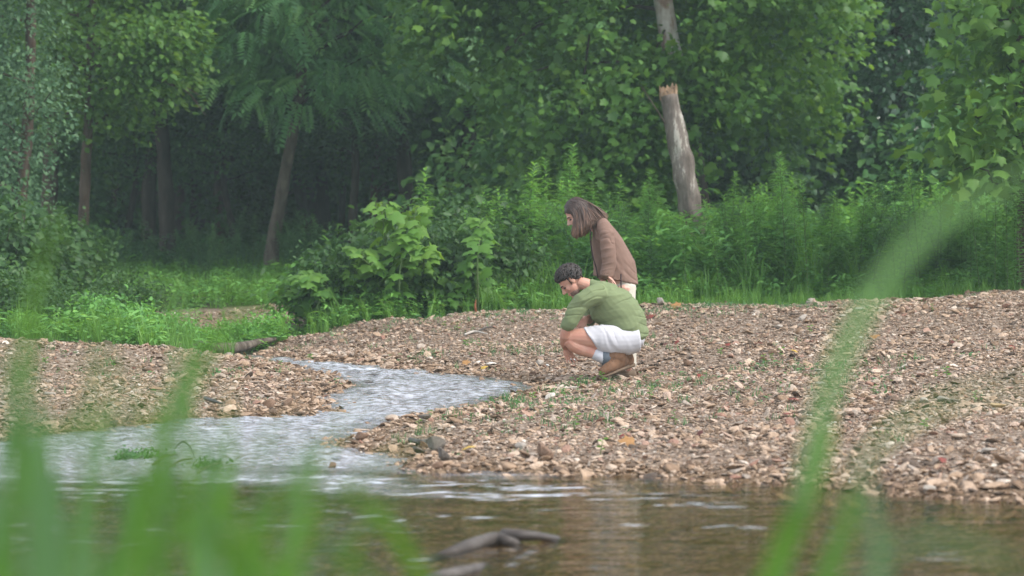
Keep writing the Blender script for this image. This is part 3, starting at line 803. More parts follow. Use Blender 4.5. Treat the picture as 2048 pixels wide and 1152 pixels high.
# ------------------------------------------------------------------ forest trees behind: four kinds, copied
def forest_proto(kind, seed, hgt, crown_r, low, tpl, size, mat, bark, lean, ncl, per):
    r = np.random.default_rng(seed)
    o = thing('forest_tree', (0, 0, 0), 'tall forest tree', 'tree', 'forest trees')
    pth = [np.array([0, 0, -.2]), np.array([lean * .15, 0, hgt * .2]), np.array([lean * .4 + r.normal(0, .12), r.normal(0, .1), hgt * .45]), np.array([lean * .8, 0, hgt * .75]), np.array([lean, 0, hgt])]
    mb, tp = trunk_mb(pth, [.17, .15, .125, .08, .03], seed=seed)
    part('trunk', mb, bark, o)
    cl = []
    while len(cl) < ncl:
        u = r.random(); z = low + (hgt * 1.05 - low) * u
        rr = crown_r * (.45 + .55 * math.sin(math.pi * min(1, .18 + u * .8))) * math.sqrt(r.random()); a = r.uniform(0, 6.28)
        cl.append((lean * z / hgt + rr * math.cos(a), rr * math.sin(a), z - .12 * rr))
    cl = np.array(cl); mbb = MB()
    for q in r.choice(ncl, 34, False):
        s0 = tp[int(np.argmin(np.abs(tp[:, 2] - max(low * .8, cl[q][2] - .25 * np.hypot(*cl[q][:2])))))]; branch_to(mbb, r, s0, cl[q], .035, .008, .05)
    BR = bark
    mbc = MB(); foliage(mbc, r, tpl, cl, per, .5, size, .35, .5, .3, 1.1, .48, away=np.array([0, 0, hgt * .5]))
    part('crown', mbc.join(mbb), [mat, BR], o, False)
    return o
protos = [forest_proto(0, 201, 7.6, 3.2, 4.0, T_oval2, .15, M_leafA, M_barkD, .5, 220, 38),
          forest_proto(1, 202, 8.2, 2.8, 4.4, T_oval, .14, M_leafB, M_barkD, -.4, 200, 40),
          forest_proto(2, 203, 7.4, 3.4, 3.9, T_pin, .62, M_leafL, M_barkD, .9, 200, 8),
          forest_proto(3, 204, 8, 3.0, 3.4, T_oval2, .16, M_leafA, M_barkB, -.8, 230, 36)]
# trunks one can tell apart: (px at the foot, distance, kind, turn, scale, label)
spots = [(303, 46, 1, .5, .9, 'narrow dark trunk just right of the pale left trunk'), (336, 44, 0, 2.2, .95, 'dark straight trunk beside bright specks of light'),
         (448, 47, 3, 1.0, .9, 'brown upright trunk midway to the leaning grey tree'), (492, 50, 1, .2, .9, 'ivy wrapped trunk left of the leaning grey tree'),
         (612, 48, 0, 3.0, .8, 'dark trunk close behind the leaning grey tree'), (655, 49, 2, 4.0, .85, 'thin dark trunk right of the leaning grey tree'),
         (706, 43, 1, 1.4, .55, 'thin pale trunk left of the tall leafy bush'), (826, 44, 2, 3.4, .9, 'brown crooked trunk above the leafy bush'),
         (884, 47, 0, .8, 1.15, 'thick dark trunk behind the leafy bush'), (915, 45, 2, 0.1, 1.0, 'dark trunk leaning right above the young sycamores'),
         (1468, 46, 1, 2.0, 1.0, 'dark trunk standing right of the broken snag'), (1690, 50, 0, 5, 1.0, 'tree shading the thicket beyond the weeds'),
         (232, 52, 1, 4.2, 1.0, 'slim trunk deep in shade behind the left trunk'), (90, 45, 3, 2.7, 1.0, 'trunk deep in shade by the left edge'), (1955, 47, 3, 1.2, 1.0, 'tree deep in shade by the right edge'),
         (1120, 50, 3, .4, 1.0, 'tree hidden behind the sycamore curtain of leaves'), (1260, 48, 0, 2.9, 1.0, 'tree just left of the broken snag in shade'), (1590, 48, 2, 5.2, .95, 'feathery tree behind the right side of the sycamore')]
used = [0, 0, 0, 0]
def place_forest(o_kind, x, y, rz, s, label):
    o = protos[o_kind] if not used[o_kind] else copy_tree(protos[o_kind])
    used[o_kind] = 1
    o.location = (x, y, h1(x, y)); o.rotation_euler = (0, 0, rz); o.scale = (s, s, s * (1.0))
    o['label'] = label
for px, Y, k, rz, s, lab in spots:
    p = P(px, 500, Y); place_forest(k, p[0], Y, rz, s, lab)
r = np.random.default_rng(15)
for Y in np.arange(53, 84, 3.1):
    for x in np.arange(-(.235 * Y + 4), .235 * Y + 4.1, 5.2):
        xx, yy = x + r.uniform(-1.8, 1.8), Y + r.uniform(-1.4, 1.4)
        place_forest(int(r.integers(0, 4)), xx, yy, r.uniform(0, 6.28), r.uniform(.85, 1.25), 'tall tree standing in the shaded woods far behind the creek')

for px, Y, s in [(250, 47, .5), (400, 49, .55), (470, 46, .48), (560, 50, .55), (680, 48, .5), (740, 46.5, .52), (790, 50, .6), (870, 49, .55), (960, 48, .55), (20, 46, .5), (380, 54, .6), (630, 55, .6)]:
    q = P(px, 500, Y); place_forest(int(r.integers(0, 4)), q[0], Y, r.uniform(0, 6), s, 'slender young tree with low leaves inside the shaded left woods')
# distant woods that read as one mass
def clump_mesh(seed, tpl, size, mat, n=170):
    r = np.random.default_rng(seed); mb = MB(); c = crown_above(r, (0, 0, 0), (1, 1, .8), 14)
    foliage(mb, r, tpl, c, n // 14, .28, size, .35, .6); return mb.mesh('leaf_clump', mat)
woods = hidden_collection('woods_kind', [clump_mesh(301, T_oval2, .3, M_leafA), clump_mesh(302, T_oval, .28, M_leafB), clump_mesh(303, T_oval2, .28, M_leafL)])
n = 2000
x = r.uniform(-38, 38, n); y = r.uniform(84, 104, n); z = H(x, y) + r.uniform(0, 1, n) ** 1.15 * 12
gn_stuff('far_woods', np.column_stack([x, y, z]), np.column_stack([r.normal(0, .3, n), r.normal(0, .3, n), r.uniform(0, 6.28, n)]), r.uniform(1.3, 2.4, n)[:, None] * np.ones(3), r.integers(0, 3, n), r.random(n), woods, M_leafA, 'dense distant woods closing the view')

# ------------------------------------------------------------------ shrubs
def shrub_proto(seed, w, h, tpl, size, mat, ncl, per, rad=.2, droop=.35):
    r = np.random.default_rng(seed)
    o = thing('leafy_shrub', (0, 0, 0), 'shrub', 'shrub', 'shrubs')
    c = []
    while len(c) < ncl:
        q = r.normal(size=3); q = q / np.linalg.norm(q) * r.random() ** .3
        if q[2] < -.3: continue
        c.append((q[0] * w, q[1] * w, h * (.42 + .55 * q[2])))
    c = np.array(c); mbs = MB()
    for q in r.choice(ncl, min(ncl, 16), False): branch_to(mbs, r, (r.normal(0, .06), r.normal(0, .06), -.05), c[q], .014, .005, .0, 5, 5)
    mb = MB(); foliage(mb, r, tpl, c, per, rad, size, droop, .8, .3, .9, .5, away=np.array([0, 0, h * .2])); part('foliage', mb.join(mbs), [mat, M_barkD], o, False)
    return o
shr = [shrub_proto(401, .75, 1.1, T_oval, .085, M_shrub, 70, 34, .16), shrub_proto(402, .9, 1.6, T_oval2, .095, M_shrub, 80, 30, .2), shrub_proto(403, 1.5, 2.6, T_oval2, .13, M_leafA, 110, 28, .28),
       shrub_proto(404, .6, .75, T_oval, .075, M_weed, 60, 30, .14), shrub_proto(405, 1.3, 3.2, T_oval, .11, M_leafB, 120, 30, .26)]
sused = [0] * 5
def place_shrub(k, x, y, s, rz, label, group):
    o = shr[k] if not sused[k] else copy_tree(shr[k]); sused[k] = 1
    o.location = (x, y, h1(x, y) - .03); o.rotation_euler = (0, 0, rz); o.scale = (s, s, s); o['label'] = label; o['group'] = group
r = np.random.default_rng(21)
for px, py, Y, k, s in [(40, 640, 25.0, 0, .62), (120, 640, 25.3, 0, .6), (200, 650, 24.9, 3, .7), (90, 590, 27.5, 1, .5), (180, 600, 27.8, 3, .6), (20, 590, 27, 1, .6), (-40, 620, 25.5, 1, .62), (262, 660, 24.6, 3, .6), (250, 600, 28.8, 0, .6),
                        (330, 665, 24.6, 3, .5), (400, 668, 25.2, 3, .42), (470, 670, 26.2, 3, .45), (530, 655, 26.6, 3, .45), (60, 560, 31, 1, .9), (-10, 560, 30, 1, 1.0), (140, 560, 33, 1, .75)]:
    p = P(px, py, Y); place_shrub(k, p[0], Y, s, r.uniform(0, 6), 'low dense green shrub on the bank behind the left gravel bar', 'shrubs behind the left gravel bar')
for px, Y, k, s in [(655, 28.2, 3, 1.0), (700, 28.0, 0, .9), (760, 28.6, 1, .75), (820, 28.2, 0, 1.0), (880, 28.4, 0, 1.0), (940, 28.8, 1, .7), (1000, 29, 0, .9), (850, 29.6, 1, .9), (930, 30, 1, .9)]:
    p = P(px, 600, Y); place_shrub(k, p[0], Y, s, r.uniform(0, 6), 'leafy green shrub in the thicket behind the central gravel mound', 'shrubs in the central thicket')
for _ in range(46):
    Y = r.uniform(47, 60); x = r.uniform(-.235 * Y - 1, .235 * Y + 1); k = int(r.choice([0, 1, 1, 2]))
    place_shrub(k, x, Y, r.uniform(.7, 1.15), r.uniform(0, 6), 'shaded woodland shrub under the forest trees', 'shrubs under the forest trees')
for px, Y, k, s in [(1450, 39, 4, 1.3), (1530, 40, 4, 1.35), (1620, 40.5, 2, 1.2), (1720, 40, 2, 1.0), (1800, 40, 2, 1.0), (1900, 38, 2, 1.05), (1990, 37, 2, 1.1), (1240, 39.5, 4, 1.2), (1160, 40, 2, 1.2), (1060, 41, 2, 1.1)]:
    p = P(px, 520, Y); place_shrub(k, p[0], Y, s, r.uniform(0, 6), 'big rounded shrub at the wood edge behind the tall weeds', 'shrubs at the wood edge')

# young sycamores with big pale leaves in front of the thicket
def young_syc(name, px0, Y, stems, label, seed):
    r = np.random.default_rng(seed); b = P(px0, 600, Y); b[2] = h1(b[0], Y) - .03
    o = thing(name, b, label, 'sapling')
    mbs, mbl = MB(), MB()
    for pts, L0 in stems:
        pth = spline([b + r.normal(0, .04, 3) * np.array([1, 1, 0])] + [P(a_, b_, Y + r.uniform(-.35, .35)) for a_, b_ in pts], 18)
        V, f = tube(pth, np.linspace(.014, .005, 18), 6); mbs.add(V, f)
        for i in range(3, 18):
            for _ in range(3):
                a = r.uniform(0, 6.28); d = np.array([math.cos(a), math.sin(a), .25]); pet = pth[i] + d * r.uniform(.06, .12)
                V, f = tube([pth[i], pet], [.004, .003], 4); mbs.add(V, f)
                s = L0 * r.uniform(.35, .85) * (1 if i < 16 else .8)
                scatter(mbl, T_lobed, [pet], np.array([d + np.array([0, -.25, -.75 + r.normal(0, .25)])]), np.array([[d[0] * .9, d[1] * .9 - .6, .38]]) + r.normal(0, .25, 3), s, np.clip(.35 + .035 * i + r.normal(0, .12), 0, 1))
    part('foliage', mbl.join(mbs), [M_young, M_stem], o, False)
young_syc('sycamore_sapling', 800, 27.4, [([(778, 540), (766, 440), (762, 408)], .27), ([(800, 540), (822, 470), (832, 418)], .27), ([(770, 560), (728, 520), (712, 498)], .24), ([(840, 560), (848, 520), (852, 495)], .22), ([(750, 590), (715, 560), (708, 530)], .2)], 'tall young sycamore with large pale lobed leaves behind the gravel mound', 1)
young_syc('sycamore_sapling', 955, 27.6, [([(955, 520), (960, 470), (958, 440)], .24), ([(950, 560), (940, 540), (936, 525)], .25), ([(900, 600), (905, 575), (905, 560)], .2)], 'slim young sycamore with few pale leaves behind the mound centre', 2)
young_syc('sycamore_sapling', 622, 27.6, [([(618, 590), (616, 560), (615, 545)], .26), ([(640, 600), (646, 585), (650, 575)], .18), ([(600, 600), (590, 585), (588, 580)], .18)], 'small young sycamore with one very pale leaf at mound left end', 3)

# ------------------------------------------------------------------ tall weeds
def weed_proto(seed, h, mat, L, dense=1.0):
    r = np.random.default_rng(seed)
    o = thing('tall_weed', (0, 0, 0), 'weed', 'weed', 'tall weeds')
    n = 22; bend = r.normal(0, .1, 2)
    pth = np.array([[bend[0] * (t ** 2) * h, bend[1] * (t ** 2) * h, t * h - .05] for t in np.linspace(0, 1, n)])
    mbs, mbl, mbt = MB(), MB(), MB(); V, f = tube(pth, np.linspace(.008, .003, n), 5); mbs.add(V, f)
    a = r.uniform(0, 6.28); z = .12 * h
    while z < h:
        t = z / h; p = pth[min(n - 1, int(t * (n - 1)))].copy(); p[2] = z - .05
        a += 1.57 + r.normal(0, .3)
        for q in (0, math.pi):
            d = np.array([math.cos(a + q), math.sin(a + q), .35 + .5 * (t > .9)])
            s = L * (1 - .55 * max(0, t - .65) / .35) * r.uniform(.75, 1.15)
            scatter(mbl, T_lance, [p], d[None], (UPV - .3 * d)[None], s, np.clip(.25 + .5 * t + r.normal(0, .1), 0, 1), wscale=1.5)
        z += h * (.046 if t < .75 else .03) / dense
    # side shoots near the top
    for _ in range(4):
        z = h * r.uniform(.55, .85); aa = r.uniform(0, 6.28); p0 = pth[int(z / h * (n - 1))]; p1 = p0 + np.array([math.cos(aa) * .12, math.sin(aa) * .12, .18])
        V, f = tube([p0, p1], [.004, .002], 4); mbt.add(V, f)
        k = 9; d = r.normal(0, 1, (k, 3)); d[:, 2] = .2; scatter(mbl, T_lance, np.linspace(p0, p1, k), d, np.tile(UPV, (k, 1)), L * .6, np.clip(r.normal(.65, .1, k), 0, 1))
    part('stem', mbs, M_stem, o); part('foliage', mbl.join(mbt), [mat, M_stem], o, False)
    return o
wd = [weed_proto(501, 1.55, M_weed, .20, 1.5), weed_proto(502, 1.4, M_weed, .19, 1.6), weed_proto(503, 1.25, M_weedD, .20, 1.4), weed_proto(504, 1.65, M_weed, .20, 1.4), weed_proto(505, 1.3, M_weedD, .18, 1.5)]
wused = [0] * 5
r = np.random.default_rng(33)
def place_weed(k, x, y, s, label, group):
    o = wd[k] if not wused[k] else copy_tree(wd[k]); wused[k] = 1
    o.location = (x, y, h1(x, y)); o.rotation_euler = (r.normal(0, .06), r.normal(0, .06), r.uniform(0, 6.28)); o.scale = (s, s, s * r.uniform(.9, 1.1)); o['label'] = label; o['group'] = group
n = 0
while n < 165:
    Y = r.uniform(28.6, 33.0); px = r.uniform(880, 2120)
    if 1320 < px < 1420 and Y < 33.6 and r.random() < .4: continue
    p = P(px, 560, Y); hs = np.interp(px, [880, 1000, 1100, 1400, 1600, 1750, 2050], [.75, .9, 1.05, .85, .98, .92, .85])
    place_weed(int(r.choice([0, 1, 3, 1, 2, 4])), p[0], Y, hs * r.uniform(.75, 1.12), 'tall leafy weed in the thicket behind the gravel bar', 'tall weeds behind the gravel bar'); n += 1
for px, Y, s in [(840, 28.8, 1.12), (800, 29.2, .9), (862, 29.4, .95), (905, 29.6, .85), (930, 29.4, .85), (960, 29.6, .95), (985, 29.3, .95), (1010, 29.5, 1.0), (1045, 29.2, 1.15), (1060, 29.4, 1.05), (1960, 28.0, .8), (1990, 27.9, .85), (2015, 28.1, .95), (2040, 27.8, .9), (2070, 28.0, .9), (2100, 27.9, .9), (2030, 28.3, 1.0)]:
    p = P(px, 560, Y); place_weed(0 if s > 1 else 1, p[0], Y, s, 'tall leafy weed in the thicket behind the gravel bar', 'tall weeds behind the gravel bar')
for _ in range(70):
    Y = r.uniform(35.5, 42); px = r.uniform(-40, 760); p = P(px, 560, Y)
    place_weed(int(r.choice([2, 4, 4])), p[0], Y, r.uniform(.6, .95), 'dark leafy weed at the foot of the shaded left woods', 'weeds under the left trees')

# ------------------------------------------------------------------ grass and undergrowth nobody could count
def tuft_mesh(seed, nb, h, w, mat, lean=.5):
    r = np.random.default_rng(seed); mb = MB()
    for _ in range(nb):
        a = r.uniform(0, 6.28); d = np.array([math.cos(a), math.sin(a)]); L = h * r.uniform(.5, 1.1); k = r.uniform(.1, lean)
        t = np.linspace(0, 1, 5); c = np.column_stack([d[0] * k * L * t ** 1.8, d[1] * k * L * t ** 1.8, L * (t - .25 * k * t ** 2)]) + np.array([r.normal(0, .03), r.normal(0, .03), 0])
        s = np.array([-d[1], d[0], 0]) * w; ww = (1 - t ** 1.6)[:, None] * s * .5
        V = np.empty((10, 3)); V[0::2] = c - ww; V[1::2] = c + ww
        mb.add(V, [np.array([[2 * i, 2 * i + 1, 2 * i + 3, 2 * i + 2] for i in range(4)])], np.clip(.5 + r.normal(0, .2), 0, 1))
    return mb.mesh('tuft', mat)
def sprig_mesh(seed, mat, tpl, size, nl, h):
    r = np.random.default_rng(seed); mb = MB()
    for _ in range(nl):
        z = h * r.random(); a = r.uniform(0, 6.28); rr = r.uniform(0, .09)
        d = np.array([[math.cos(a), math.sin(a), r.uniform(-.3, .6)]]); scatter(mb, tpl, [[rr * math.cos(a), rr * math.sin(a), z]], d, r.normal(0, .3, (1, 3)) + UPV, size * r.uniform(.6, 1.2), np.clip(.5 + r.normal(0, .2), 0, 1))
    return mb.mesh('sprig', mat)
under = hidden_collection('undergrowth_kind', [tuft_mesh(601, 16, .30, .012, M_grass), tuft_mesh(602, 14, .42, .012, M_grass, .7), sprig_mesh(603, M_weed, T_lance, .12, 24, .30), sprig_mesh(604, M_weed, T_oval, .07, 28, .26), tuft_mesh(605, 20, .16, .010, M_grass, .8),
                                               sprig_mesh(606, M_weedD, T_oval, .08, 30, .4), sprig_mesh(607, M_weedD, T_lance, .13, 26, .5), sprig_mesh(608, M_weed, T_lance, .17, 60, .85), sprig_mesh(609, M_weed, T_oval, .10, 60, .75)])
r = np.random.default_rng(41)
N0 = 60000
x = r.uniform(-13, 13, N0); y = r.uniform(22.5, 52, N0); hw = .235 * y + 1.2
v = vegmask(x, y)
near = smooth(36, 28, y)
keep = (np.abs(x) < hw) & (r.random(N0) < v * (.25 + .75 * near)) & (SD(x, y) > .05)
x, y, v = x[keep], y[keep], v[keep]; n = len(x)
kind = np.where(r.random(n) < .6, r.choice([0, 4, 1], n), r.choice([2, 3], n))
deep = (y > 29) | ((x < -1.0) & (y > 25) & (y < 33)); k2 = deep & (r.random(n) < .45); kind[k2] = r.choice([1, 2, 3], k2.sum())
far = (y > 33.5) & ((x > -.5) | (y > 40.5)); kf = far & (r.random(n) < .75); kind[kf] = r.choice([5, 6], kf.sum())
thick = (x > -.9) & (y > 28.9) & (y < 34.5); kt = thick & (r.random(n) < .42 * smooth(28.9, 30, y)); kind[kt] = r.choice([7, 8], kt.sum())
edge = (x > .3) & (y < 28.6); ke = edge & (r.random(n) < .9); kind[ke] = r.choice([0, 4, 4], ke.sum())
s = r.uniform(.6, 1.3, n) * (.55 + .45 * v); lowz = (x < -2.2) & (y > 26.4) & (y < 29.4); s = np.where(lowz, s * .3, s); s = np.where(edge, s * .72, s); s = s * np.where(far, 1.25, 1)
gn_stuff('undergrowth', np.column_stack([x, y, H(x, y) - .01]), np.column_stack([r.normal(0, .12, n), r.normal(0, .12, n), r.uniform(0, 6.28, n)]), s[:, None] * np.ones(3), kind, r.random(n), under, M_grass, 'grass and low weeds covering the bank')
print('undergrowth', n)
# thin grass in patches on the gravel
pl = [(1320, 628, 26, 1.4, .5, 260), (1420, 622, 26.4, 1.2, .4, 160), (1540, 722, 20.6, .55, .25, 70), (1620, 716, 20.9, .4, .2, 40), (960, 808, 18.4, .5, .3, 90), (900, 830, 17.6, .5, .3, 70), (1000, 700, 23, 1.2, .6, 120), (1100, 690, 23, .6, .5, 60), (760, 645, 25.8, 1.0, .4, 60),
      (1200, 770, 19.2, .7, .35, 100), (1350, 800, 17.8, .9, .6, 90), (1700, 760, 19, 1.6, .9, 120), (1100, 840, 16.6, .6, .5, 70), (560, 728, 22.6, .3, .1, 30), (450, 760, 20.6, .5, .3, 40), (900, 880, 15.8, .5, .4, 40), (1900, 700, 21, 1.2, .9, 80), (250, 720, 21.5, 1.0, .6, 60), (1150, 640, 25.5, 1.4, .5, 160)]
X, Yy = [], []
for px, py, Y, sx, sy, k in pl:
    p = P(px, py, Y); k = int(k * .48); X.append(r.normal(p[0], sx, k)); Yy.append(r.normal(Y, sy, k))
X.append(r.uniform(-6, 6, 160)); Yy.append(r.uniform(14, 27, 160))
x, y = np.concatenate(X), np.concatenate(Yy); k = SD(x, y) > .06; x, y = x[k], y[k]; n = len(x)
short = hidden_collection('short_grass_kind', [tuft_mesh(701, 8, .08, .006, M_weedD, .8), tuft_mesh(702, 7, .055, .007, M_weedD, 1.0), sprig_mesh(703, M_weedD, T_oval, .035, 8, .05)])
gn_stuff('short_grass', np.column_stack([x, y, H(x, y)]), np.column_stack([r.normal(0, .1, n), r.normal(0, .1, n), r.uniform(0, 6.28, n)]), r.uniform(.6, 1.3, n)[:, None] * np.ones(3), r.integers(0, 3, n), r.random(n), short, M_grass, 'thin sparse grass sprouting between the gravel stones')

# arching coarse grass clumps in front of the weeds
def clump(name, px, Y, n, h, w, label, seed, mat=None):
    r = np.random.default_rng(seed); b = P(px, 590, Y); b[2] = h1(b[0], Y) - .02
    mb = MB()
    for _ in range(n):
        a = r.uniform(0, 6.28); d = np.array([math.cos(a), math.sin(a), 0]); L = h * r.uniform(.55, 1.1); k = r.uniform(.15, .8)
        t = np.linspace(0, 1, 9)[:, None]; c = b + np.array([r.normal(0, .08), r.normal(0, .08), 0]) + d * (k * L * t ** 1.8) + UPV * (L * (t - .42 * k * t ** 2.2))
        s = np.array([-d[1], d[0], .2]) * w * r.uniform(.7, 1.2); ww = (1 - t ** 2.2) * s * .5
        V = np.empty((18, 3)); V[0::2] = c - ww; V[1::2] = c + ww
        mb.add(V, [np.array([[2 * i, 2 * i + 1, 2 * i + 3, 2 * i + 2] for i in range(8)])], np.clip(.55 + r.normal(0, .2), 0, 1))
    single(name, mb, mat or M_grass, b, label, 'grass', 'arching grass clumps', False)
for i, (px, Y, n, h, w, lab) in enumerate([(1610, 29.2, 90, 1.15, .018, 'largest arching grass clump before the weeds'), (1500, 29.0, 60, .9, .018, 'arching grass clump left of the largest one'), (1720, 29.3, 55, .85, .016, 'arching grass clump right of the largest one'),
        (1385, 28.6, 26, .55, .022, 'small yellowish grass clump below the broken snag'), (1120, 28.6, 60, .8, .014, 'grass clump just behind the standing woman'), (1060, 28.4, 60, .75, .014, 'grass clump left of the standing woman'), (1000, 28.3, 50, .6, .014, 'grass clump at the crest of the gravel mound')]):
    clump('grass_clump', px, Y, n, h, w, lab, 800 + i, M_young if 'yellowish' in lab else None)
# ================================================================== people
def cloth_mat(name, c, var=.12, rough=.85, weave=220, bump=.12):
    d = tuple(v * (1 - var) for v in c); l = tuple(min(1, v * (1 + var)) for v in c)
    return noise_mat(name, [(.3, d), (.7, l)], 7, 5, rough, bump, weave, (1, 1, 1), .2, .002)
def skin_mat(name, c, red):
    m, nt, N, L, out = new_mat(name)
    tc = N.new('ShaderNodeTexCoord'); nz = N.new('ShaderNodeTexNoise'); nz.inputs['Scale'].default_value = 14; nz.inputs['Detail'].default_value = 5; L.new(tc.outputs['Object'], nz.inputs['Vector'])
    r = ramp(N, [(.35, c), (.7, red)]); L.new(nz.outputs['Fac'], r.inputs[0])
    p = N.new('ShaderNodeBsdfPrincipled'); L.new(r.outputs[0], p.inputs['Base Color']); p.inputs['Roughness'].default_value = .5; p.inputs['Specular IOR Level'].default_value = .35
    p.inputs['Subsurface Weight'].default_value = .12; p.inputs['Subsurface Radius'].default_value = (.012, .005, .003)
    L.new(p.outputs[0], out.inputs['Surface']); return m
M_skin = skin_mat('skin', (.50, .275, .20), (.46, .215, .155))
M_skinW = skin_mat('pale_skin', (.60, .36, .28), (.58, .31, .24))
M_hairM = noise_mat('dark_hair', [(.3, (.014, .010, .009)), (.7, (.042, .029, .024))], 40, 4, .5, .3, 90, spec=.4, dist=.003)
M_hairW = noise_mat('brown_hair', [(.3, (.026, .016, .013)), (.55, (.060, .035, .027)), (.75, (.15, .088, .058))], 16, 4, .42, .3, 90, spec=.45, dist=.003)
def hair_tip_mat(name):
    m, nt, N, L, out = new_mat(name)
    at = N.new('ShaderNodeAttribute'); at.attribute_name = 'tint'
    r = ramp(N, [(0, (.030, .018, .015)), (.45, (.062, .036, .028)), (.8, (.15, .085, .056)), (1, (.22, .13, .085))]); L.new(at.outputs['Fac'], r.inputs[0])
    p = N.new('ShaderNodeBsdfPrincipled'); L.new(r.outputs[0], p.inputs['Base Color']); p.inputs['Roughness'].default_value = .42; p.inputs['Specular IOR Level'].default_value = .4
    L.new(p.outputs[0], out.inputs['Surface']); return m
M_hairT = hair_tip_mat('long_hair')
M_shirtM = cloth_mat('green_cotton', (.165, .20, .10))
M_shorts = cloth_mat('pale_grey_cotton', (.50, .49, .515), .05)
M_shirtW = cloth_mat('brown_cord', (.195, .122, .094))
M_trous = cloth_mat('cream_cotton', (.50, .46, .385), .05)
M_sock = cloth_mat('grey_wool_sock', (.50, .50, .53), .1, .95)
M_cuff = cloth_mat('blue_grey_padding', (.10, .118, .14), .3, .7)
M_boot = noise_mat('tan_suede', [(.3, (.10, .052, .029)), (.6, (.165, .088, .05)), (.8, (.21, .122, .075))], 12, 6, .9, .25, 120, dist=.002)
M_sole = noise_mat('boot_rubber', [(.3, (.11, .075, .05)), (.7, (.17, .12, .08))], 20, 4, .8, .3, 60, dist=.003)
M_dark = noise_mat('dark_trim', [(.3, (.03, .015, .017)), (.7, (.055, .03, .03))], 30, 3, .7, .1, 60)
M_eye = noise_mat('eye', [(.3, (.03, .02, .015)), (.7, (.05, .035, .03))], 30, 2, .2, 0, 60, spec=.6)
M_lace = noise_mat('boot_lace', [(.3, (.05, .035, .025)), (.7, (.09, .06, .045))], 60, 2, .8, .1, 60)
M_stubble = noise_mat('short_beard', [(.3, (.12, .075, .06)), (.7, (.22, .13, .10))], 60, 3, .8, .3, 200, dist=.002)

def solid(name, mb, voxel, mat, parent, it=6, disp=None, label=None, raw=None):
    """closes all pieces of a builder into ONE continuous surface"""
    me = mb.mesh('tmp', mat); o = link('tmp', me)
    md = o.modifiers.new('r', 'REMESH'); md.mode = 'VOXEL'; md.voxel_size = voxel; md.use_smooth_shade = True
    sm = o.modifiers.new('s', 'SMOOTH'); sm.factor = .5; sm.iterations = it
    dg = bpy.context.evaluated_depsgraph_get(); dg.update()
    m2 = bpy.data.meshes.new_from_object(o.evaluated_get(dg))
    bpy.data.objects.remove(o); bpy.data.meshes.remove(me)
    n = len(m2.vertices); V = np.empty(n * 3, np.float32); m2.vertices.foreach_get('co', V); V = V.reshape(-1, 3).astype(float)
    if disp is not None:
        Nn = np.empty(n * 3, np.float32); m2.vertices.foreach_get('normal', Nn); V = V + Nn.reshape(-1, 3) * disp(V)[:, None]
    V -= rootloc(parent)
    m2.vertices.foreach_set('co', V.astype(np.float32).ravel()); m2.update(); m2.name = name
    m2.materials.clear(); m2.materials.append(mat)
    m2.polygons.foreach_set('use_smooth', np.ones(len(m2.polygons), bool))
    o = link(name, m2, parent)
    if label: o['label'] = label
    return o
def ell(mb, O, B, c, rd, sub=_I3):
    V = (sub[0] * np.asarray(rd)) + np.asarray(c); mb.add(O + V @ B, [sub[1]])
def add_tube(mb, path, rad, seg=12, **k):
    V, f = tube(path, rad, seg, **k); mb.add(V, f)
def basis(f, u):
    f = nrm(f); u = nrm(np.asarray(u) - np.dot(u, f) * f); return np.array([f, u, np.cross(f, u)])
def head(mb, O, B, k=1.0):
    e = lambda c, rd: ell(mb, O, B, np.array(c) * k, np.array(rd) * k)
    e((-.012, .03, 0), (.098, .092, .074)); e((.030, -.035, 0), (.062, .082, .058)); e((.045, -.085, 0), (.044, .034, .042)); e((.075, -.108, 0), (.018, .016, .02))
    e((.082, .016, 0), (.016, .012, .044)); e((.088, -.069, 0), (.014, .006, .023)); e((.087, -.081, 0), (.013, .0065, .020))
    for s in (-1, 1):
        e((.062, -.032, s * .036), (.024, .022, .02)); e((-.008, -.004, s * .076), (.021, .033, .009)); e((-.002, -.026, s * .076), (.010, .012, .008))
    V, f = tube([O + np.array(q) * k @ B for q in ((.088, .008, 0), (.104, -.018, 0), (.117, -.036, 0))], np.array([.009, .011, .013]) * k, 8, ref=B[2]); mb.add(V, f)
    for s in (-1, 1): e((.101, -.041, s * .011), (.011, .008, .008))
